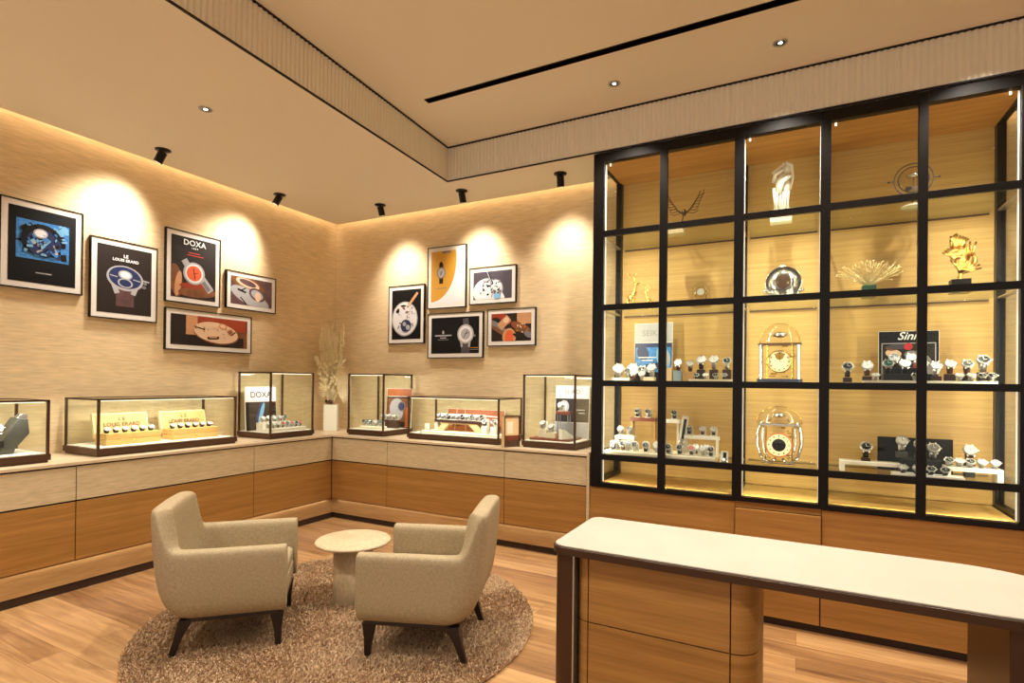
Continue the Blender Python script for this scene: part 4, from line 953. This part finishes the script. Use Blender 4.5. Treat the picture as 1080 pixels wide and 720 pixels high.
# third tier right: black poster and watches
p = poster('black poster card with a white framed photo, third shelf of the right bay', (.71, 4.86, Z3+.03), .365, .365, [(0, 1, 'print_black')], 0, 2)
text('Sinn', .08, 'lettering_white', t_board[p.name], (.0, -.002, .325), bold=.0012, shear=.35)
pic(p, [(0, .135, .163, .142, 'print_silver', 0, 4), (0, .135, .157, .136, 'print_dark', 0, 4), (-.09, .2, .05, .03, 'print_peach', -10), (-.1, .24, .04, .02, 'print_brown'), (-.05, .25, .08, .02, 'print_slate', 0), (.0, .25, .026, .026, 'print_red'), (.02, .19, .045, .03, 'print_grey', 0), (.05, .1, .05, .07, 'print_rust', 0), (.11, .12, .035, .08, 'print_grey', 20)])
block('tray', 'tray', 'long low white platform on the third shelf of the right bay', (.765, 4.59, Z3), (.72, .17, .028), 'holder_white')
block('riser', 'riser', 'small white pad under the leftmost watch of the right bay', (.312, 4.58, Z3), (.062, .06, .013), 'holder_white')
def ustand(x, y, z, label, h=.03, mat='block_dark', w=.055):
    block('watch_stand', 'display stand', label, (x, y, z), (w, .05, h), mat, 0, 'small dark watch stands')
T3 = [(.312, 4.58, Z3+.0135, 'kk', 1.5, .034), (.43, 4.58, Z3+.0285, 'wn', 1.45, .028), (.815, 4.55, Z3+.0285, 'sm', 1.35, .03), (.895, 4.58, Z3+.0285, 'wn', 1.3, .045), (.985, 4.58, Z3+.0285, 'kn', 1.3, .045), (1.07, 4.60, Z3+.0285, 'ks', 1.5, .06)]
T3 = [(a, b, c, d if d != 'ks' else 'km', e, f) for a, b, c, d, e, f in T3]
for i, (x, y, z, c, s, h) in enumerate(T3):
    ustand(x, y, z, f'dark stand {ORD[i]} from left on the third shelf of the right bay', h)
    watch(x, y, z+h+.0005, 0, c, wlabel(i, 6, c, 'upright, third shelf of right bay'), 'upright watches on the right third shelf', s)
block('display_block', 'display block', 'black stepped block in front of the black poster, lower step', (.66, 4.60, Z3+.0285), (.27, .10, .045), 'block_black')
block('display_block', 'display block', 'black block standing behind the lower step by the black poster', (.66, 4.70, Z3+.0285), (.24, .08, .09), 'block_black')
for i, (x, y, z, c) in enumerate(((.555, 4.60, .074, 'gk'), (.60, 4.69, .119, 'kk'), (.65, 4.60, .074, 'sk'), (.70, 4.69, .119, 'wm'), (.745, 4.60, .074, 'kk'))):
    watch(x, y, Z3+z, 0, c, wlabel(i, 5, c, 'on black blocks by the poster'), 'watches on the black blocks', 1.4)
for i, (x, c) in enumerate(((.475, 'wm'), (.70, 'km'), (.935, 'wm'), (.995, 'sm'), (1.05, 'kk'), (1.10, 'km'))):
    watch(x, 4.53, Z3+.029, 0, c, wlabel(i, 6, c, 'lying on the long white platform'), 'watches lying on the long white platform', 1.05, R(-42))
# fourth tier left: big cream tray
t = thing('tray', 'large cream and tan watch tray on the fourth shelf of the left bay', 'tray', (-1.0, 4.58, Z4))
box('tray_body', (-.44, -.18, 0), (.44, .16, .022), 'tray_sand', t, bevel=.002); box('tray_top', (-.445, -.185, .0225), (.445, .165, .045), 'tray_cream', t, bevel=.002)
ZT = Z4+.0455
def bridge(label, x, y, z, w, h, mt, leg):
    t = thing('display_bridge', label, 'display stand', (x, y, z))
    box('top', (-w/2, -.035, h-.03), (w/2, .035, h), mt, t, bevel=.002)
    for s in (-1, 1): box('leg', (s*(w/2-.015)-.008, -.03, 0), (s*(w/2-.015)+.008, .03, h-.03), leg, t)
bridge('brown-topped bridge stand at the back of the large tray', -1.17, 4.68, ZT, .22, .27, 'block_brown', 'block_tan')
bridge('cream-topped bridge stand next to the brown one', -.935, 4.68, ZT, .14, .265, 'holder_white', 'clear_acrylic')
bridge('left white bridge stand holding two watches on the large tray', -1.31, 4.62, ZT, .17, .115, 'holder_white', 'holder_white')
bridge('right white bridge stand holding three watches on the large tray', -.69, 4.66, ZT, .27, .145, 'holder_white', 'holder_white')
def hw(x, y, z, c, i, n, where, s=1.05, hs=.95):
    holder(x, y+.014, z, 0, 'holder_white', f'white holder {ORD[i]} from left {where}', 'white watch holders', hs)
    watch(x, y, z+.002, 0, c, wlabel(i, n, c, where), 'watches on the large cream tray', s)
for i, (x, c) in enumerate(((-1.225, 'kk'), (-1.135, 'km'))): hw(x, 4.68, ZT+.2705, c, i, 2, 'on top of the brown bridge stand', 1.0)
hw(-.915, 4.68, ZT+.2655, 'kk', 0, 1, 'on top of the cream bridge stand', 1.05)
for i, (x, c) in enumerate(((-1.355, 'wm'), (-1.275, 'km'))): hw(x, 4.62, ZT+.1155, c, i, 2, 'on the left white bridge stand')
for i, (x, c) in enumerate(((-.79, 'kv'), (-.685, 'wn'), (-.60, 'wk'))): hw(x, 4.66, ZT+.1455, c, i, 3, 'on the right white bridge stand')
for i, (x, c) in enumerate(((-1.375, 'kk'), (-1.29, 'kn'), (-1.19, 'km'), (-1.10, 'kk'), (-1.01, 'sm'), (-.92, 'kn'), (-.83, 'kk'), (-.74, 'rn'), (-.655, 'wm'), (-.595, 'kk'))): hw(x, 4.475, ZT, c, i, 10, 'in the front row of the large tray', 1.1)
for i, (x, c) in enumerate(((-1.37, 'wm'), (-1.27, 'bm'), (-1.12, 'sm'), (-1.03, 'wm'), (-.72, 'sn'), (-.64, 'sm'))): hw(x, 4.56, ZT, c, i, 6, 'in the second row of the large tray', 1.1)
for label, x, y, h, s in (('tall slanted white ramp with a dark watch strap on the large tray', -.86, 4.66, .30, 1), ('short slanted white ramp with a watch right of the large tray', -.50, 4.45, .10, 0)):
    t = thing('watch_ramp', label, 'watch ramp', (x, y, (ZT if s else Z4)), R(8)); t.rotation_euler = (0, R(8 if s else 5), R(12))
    MB().prism([(-.05, 0), (.05, 0), (.045, h*.1), (0, h), (-.02, h)], -.026, .026, axis='x').build('ramp', 'holder_white', t, bevel=.002)
    MB().prism([(-.052, h*.05), (-.046, h*.05), (-.018, h*.92), (-.024, h*.92)], -.011, .011, axis='x').build('strap_strip', 'strap_black', t)
    m = MB(); m.T = frame_to(Vector((0, -1, .3)), Vector((0, -.05, h*.3))); m.lathe([(0, 0), (.024, 0), (.024, .008), (0, .0085)], n=18); m.build('case', 'steel', t)
# fourth tier right
def bench(label, a, b, y, h, th=.026, mt='holder_white'):
    t = thing('display_bridge', label, 'display stand', ((a+b)/2, y, Z4)); w = (b-a)/2
    box('top', (-w, -.06, h-th), (w, .06, h), mt, t, bevel=.002)
    for s in (-1, 1): box('leg', (s*w-(.03 if s > 0 else 0), -.06, 0), (s*w+(.0 if s > 0 else .03), .06, h-th), mt, t)
bench('left white bridge platform on the fourth shelf of the right bay', .27, .66, 4.62, .075)
bench('right white bridge platform on the fourth shelf, reaching the right post', .86, 1.155, 4.56, .085)
block('riser', 'riser', 'low white platform between the two bridges, fourth shelf right', (.755, 4.46, Z4), (.38, .10, .03), 'holder_white')
t = thing('backdrop_board', 'wide black backdrop board behind the watches on the fourth shelf', 'backdrop', (.74, 4.80, Z4))
MB().box((-.22, 0, 0), (.22, .012, .24)).build('board', 'print_black', t, bevel=.002); MB().box((-.2, .012, 0), (-.17, .09, .015)).box((.17, .012, 0), (.2, .09, .015)).build('foot', 'block_black', t)
ustand(.43, 4.62, Z4+.0755, 'dark stand on the left white bridge platform', .022)
watch(.43, 4.62, Z4+.098, 0, 'kk', 'black-dial watch on black strap, alone on the left white bridge', 'watches on the fourth shelf of the right bay', 1.55)
block('display_block', 'display block', 'dark block in the centre of the fourth shelf, before the backdrop', (.74, 4.60, Z4), (.22, .14, .115), 'block_black')
for i, (x, h) in enumerate(((.64, .04), (.74, .02), (.815, .0))):
    if h: block('watch_stand', 'display stand', f'{("left", "right")[i]} grey stand on the dark centre block', (x, 4.62, Z4+.1155), (.065, .05, h), 'block_grey')
    c = ('wm', 'km', 'ym')[i]; watch(x, 4.62, Z4+.116+h, 0, c, wlabel(i, 3, c, 'on the dark centre block'), 'watches on the fourth shelf of the right bay', 1.5)
ustand(1.03, 4.72, Z4, 'tall dark stand behind the right white bridge', .10, 'block_black')
watch(1.03, 4.72, Z4+.1005, 0, 'wn', 'white-dial watch on brown strap, high behind the right white bridge', 'watches on the fourth shelf of the right bay', 1.6)
for i, x in enumerate((.625, .70, .775, .85)):
    c = ('sk', 'wk', 'kk', 'kk')[i]; watch(x, 4.455, Z4+.031, 0, c, wlabel(i, 4, c, 'low centre platform, fourth shelf right'), 'watches on the fourth shelf of the right bay', 1.15, R(-38))
for i, x in enumerate((.885, .94, .995, 1.055, 1.12)):
    c = ('km', 'wm', 'km', 'sm', 'wm')[i]; watch(x, 4.545, Z4+.086, 0, c, wlabel(i, 5, c, 'on the right white bridge'), 'watches on the fourth shelf of the right bay', 1.15, R(-38))

# ------------------------------------------------------------------ rug
RX, RY, RR = -2.519, 2.595, 1.165
t = thing('round_rug', 'large round taupe shag rug under the armchairs and round table', 'rug', (RX, RY, 0))
MB().lathe([(0, .001), (RR, .001), (RR+.005, .008), (RR-.01, .014), (0, .014)], n=96).build('backing', 'rug_backing', t)
rs = np.random.RandomState(5); N = 120000
rad = RR*np.sqrt(rs.rand(N)); th = rs.rand(N)*2*np.pi
px, py = rad*np.cos(th)*1.008, rad*np.sin(th)*1.008
fl = np.sin(px*6.1+1.3*np.sin(py*4.7))+np.cos(py*5.3+1.7*np.sin(px*3.9))
ang = fl*.7+rs.randn(N)*1.3; hh = .009+.008*rs.rand(N)+.002*np.sin(px*9)*np.cos(py*8); ln = .006+.008*rs.rand(N)
wa = rs.rand(N)*np.pi; wd = .0022+.0016*rs.rand(N)
V = np.zeros((N, 4, 3)); dx, dy = np.cos(ang), np.sin(ang); wx, wy = np.cos(wa)*wd, np.sin(wa)*wd
V[:, 0] = np.c_[px-wx, py-wy, np.full(N, .012)]; V[:, 1] = np.c_[px+wx, py+wy, np.full(N, .012)]
V[:, 2] = np.c_[px+dx*ln+wx*.8, py+dy*ln+wy*.8, .012+hh]; V[:, 3] = np.c_[px+dx*ln-wx*.8, py+dy*ln-wy*.8, .012+hh]
me = bpy.data.meshes.new('pile'); me.vertices.add(N*4); me.vertices.foreach_set('co', V.ravel())
me.loops.add(N*4); me.loops.foreach_set('vertex_index', np.arange(N*4)); me.polygons.add(N); me.polygons.foreach_set('loop_start', np.arange(N)*4); me.update(calc_edges=True)
me.materials.append(MATS['rug_pile']); put('pile', me, t, kind='stuff')

# ------------------------------------------------------------------ armchairs
def path_outer(n=44, hw=.345, xf=.302, xb=-.284, r=.125):
    seg = [((xf, -hw), (xb+r, -hw)), None, ((xb, -hw+r), (xb, hw-r)), None, ((xb+r, hw), (xf, hw))]
    pts = []
    def lin_(a, b, k, last=False):
        for i in range(k): q = i/k; pts.append((a[0]+(b[0]-a[0])*q, a[1]+(b[1]-a[1])*q))
    pts.append(seg[0][0]); lin_((xf-.014, -hw), seg[0][1], 9)
    for i in range(12): a = R(270-90*i/12); pts.append((xb+r+r*math.cos(a), -hw+r+r*math.sin(a)))
    lin_(*seg[2], 10)
    for i in range(12): a = R(180-90*i/12); pts.append((xb+r+r*math.cos(a), hw-r+r*math.sin(a)))
    lin_(seg[4][0], (xf-.014, hw), 9); pts.append((xf-.014, hw)); pts.append(seg[4][1])
    return pts
def sstep(a, b, x):
    t = min(1, max(0, (x-a)/(b-a))); return t*t*(3-2*t)
def armchair(label, x, y, rz):
    t = thing('armchair', label, 'armchair', (x, y, .014), rz, 'beige armchairs on the rug')
    P_ = path_outer(); n = len(P_); vs = []; K = None
    for i, (px, py) in enumerate(P_):
        a = P_[max(i-1, 0)]; b = P_[min(i+1, n-1)]; tx, ty = b[0]-a[0], b[1]-a[1]; L = math.hypot(tx, ty); nx, ny = ty/L*-1, tx/L   # inward
        # path runs clockwise: inward normal points to the seat
        if nx*(0-px)+ny*(0-py) < 0: nx, ny = -nx, -ny
        wb = 1-sstep(-.275, -.09, px)                # 1 on the back
        rise = 1-sstep(-.258, -.20, px)
        crest = .785+.015*(1-(py/.345)**2)
        h = .575+(crest-.575)*rise
        th = .085+.025*wb
        prof = [(.05, .205), (.012, .235), (.0, .30), (.0, .42), (.001, h-.05), (.007, h-.014), (.026, h-.002), (th-.026, h-.002), (th-.007, h-.014), (th, h-.05), (th, .42), (th, .30), (th-.01, .235), (th-.03, .205)]
        K = len(prof)
        for o, z in prof:
            lean = wb*.108*(1-math.exp(-max(0, z-.21)/.17)); X = px+nx*o-lean; Y = py+ny*o
            Y *= 1-.05*wb*max(0, z-.45)/.33
            tuck = .0*max(0, .32-z)/.12; X += tuck*wb*.8; 
            vs.append((X, Y, z))
    fs = [(i*K+k, i*K+(k+1) % K, (i+1)*K+(k+1) % K, (i+1)*K+k) for i in range(n-1) for k in range(K)]
    m = MB()
    # rounded ends
    for e, i0 in ((0, 0), (1, (n-1)*K)):
        ring = vs[i0:i0+K]; cy = sum(v[1] for v in ring)/K; cz = sum(v[2] for v in ring)/K
        st = len(vs)
        for v in ring: vs.append((v[0]+.006, cy+(v[1]-cy)*.84, cz+(v[2]-cz)*.968))
        for k in range(K):
            q = (i0+k, st+k, st+(k+1) % K, i0+(k+1) % K); fs.append(q if e == 0 else q[::-1])
        cap = tuple(range(st, st+K)); fs.append(cap[::-1] if e == 0 else cap)
    m.add(vs, fs, True); o = m.build('shell', 'chair_fabric', t)
    s = o.modifiers.new('sub', 'SUBSURF'); s.levels = 2; s.render_levels = 2
    m = MB().prism(rrect(-.20, -.275, .288, .275, .02, 4), .215, .31); m.build('seat_base', 'chair_fabric', t, bevel=.012, seg=3)
    m = MB().prism(rrect(-.22, -.255, .288, .255, .03, 5), .312, .405); m.build('seat_cushion', 'cushion_fabric', t, bevel=.03, seg=4)
    m = MB().prism(rrect(-.245, -.30, .285, .30, [.03, .14, .14, .03], 7), .188, .212); m.build('base_rail', 'ebony', t, bevel=.003)
    for sx in (-1, 1):
        for sy in (-1, 1):
            tx, ty = (.255 if sx > 0 else -.20), sy*.255; bx, by = (.262 if sx > 0 else -.268), sy*.262; vs = []
            for (cx, cy, z, a, b) in ((bx, by, 0, .015, .013), (.5*(tx+bx), .5*(ty+by), .10, .021, .018), (tx, ty, .19, .036, .024)):
                vs += [(cx-a, cy-b, z), (cx+a, cy-b, z), (cx+a, cy+b, z), (cx-a, cy+b, z)]
            fs = [(0, 3, 2, 1), (8, 9, 10, 11)] + [(j*4+k, j*4+(k+1) % 4, (j+1)*4+(k+1) % 4, (j+1)*4+k) for j in range(2) for k in range(4)]
            MB().add(vs, fs).build('leg', 'ebony', t, bevel=.003)
    return t
def chair_at(label, front, rear, ang, side):
    """front / rear: near-side feet on the floor"""
    u = Vector((math.cos(ang), math.sin(ang))); v = Vector((-u.y, u.x))
    c = (Vector(front)+Vector(rear))/2 + v*side*.262
    armchair(label, c.x, c.y, ang)
chair_at('beige armchair on the left, turned away towards the round table', (-2.57, 2.125), (-2.952, 1.758), R(44), 1)
chair_at('beige armchair on the right, its back towards the desk', (-2.04, 2.262), (-1.557, 2.45), R(201), -1)

# ------------------------------------------------------------------ round table
t = thing('side_table', 'round travertine pedestal table between the two armchairs', 'table', (-2.666, 2.80, .012))
MB().lathe([(0, 0), (.128, 0), (.13, .002), (.13, .385), (0, .385)], n=40).build('pedestal', 'travertine', t)
MB().lathe([(0, .385), (.222, .385), (.245, .391), (.252, .400), (.245, .410), (.23, .414), (0, .414)], n=56).build('tabletop', 'travertine', t)

# ------------------------------------------------------------------ desk
t = thing('reception_desk', 'long service desk with pale stone top, bronze edge and rounded wooden drum', 'desk', (0, 0, 0))
def desk_outline(i):
    pts = [(.47+(.30-i)*math.cos(R(a)), 2.1135+(.2485-i)*math.sin(R(a))) for a in range(-90, 91, 9)]
    return [(p[0], p[1]) for p in pts] + rrect(-.815+i, 1.865+i, .3, 2.362-i, [.001, .055-i, .06-i, .001], 10)[11:33]
top = desk_outline(0)
MB().prism(top, .869, .896).build('edge_band', 'bronze', t, bevel=.002, label='bronze metal band around the desktop')
ins = desk_outline(.008)
MB().prism(ins, .8965, .902).build('desktop', 'desk_stone', t, bevel=.001)
# bronze end panel, left
MB().prism(rrect(-.806, 1.885, -.728, 2.345, [.005, .05, .05, .005], 8), 0, .868).build('end_panel', 'bronze', t, label='bronze end panel')
MB().prism([(-.728, 1.888), (-.722, 1.888), (-.722, 2.34), (-.728, 2.34)], 0, .868).build('edge_strip', 'steel', t)
dl, dr = .048, .078
core = rrect(-.710, 1.912, -.120, 2.322, [dr-.01, dl-.01, dl-.01, dr-.01], 8)
MB().prism(core, 0, .868).build('drum_core', 'dark_gap', t)
def arcpts(cx, cy, r, a0, a1, n=9): return [(cx+r*math.cos(R(a0+(a1-a0)*i/n)), cy+r*math.sin(R(a0+(a1-a0)*i/n))) for i in range(n+1)]
X0, X1, Y0, Y1 = -.720, -.110, 1.902, 2.332; e = .0022
def corner(a0, cx, cy, rr, z0, z1):
    o = arcpts(cx, cy, rr, a0, a0+90); i_ = arcpts(cx, cy, rr-.018, a0, a0+90)[::-1]
    MB().prism(o+i_, z0, z1, smooth=False).build('corner_panel', 'veneer', t)
for z0, z1 in ((.03, .330), (.335, .6265), (.6315, .866)):
    corner(180, X0+dl-e, Y0+dl-e*0, dl, z0, z1); corner(270, X1-dr+e, Y0+dr, dr, z0, z1); corner(90, X0+dl-e, Y1-dl, dl, z0, z1); corner(0, X1-dr+e, Y1-dr, dr, z0, z1)
    MB().box((X0+dl+e, Y0, z0), (X1-dr-e, Y0+.018, z1)).build('front_panel', 'veneer', t)
    MB().box((X0+dl+e, Y1-.018, z0), (X1-dr-e, Y1, z1)).build('rear_panel', 'veneer', t)
    MB().box((X1-.018+e, Y0+dr+e, z0), (X1+e, Y1-dr-e, z1)).build('side_panel', 'veneer', t)
# right support
MB().prism(rrect(.500, 1.89, .66, 2.30, [.06, .004, .004, .06], 8), 0, .868).build('end_panel', 'bronze', t, label='bronze end support')
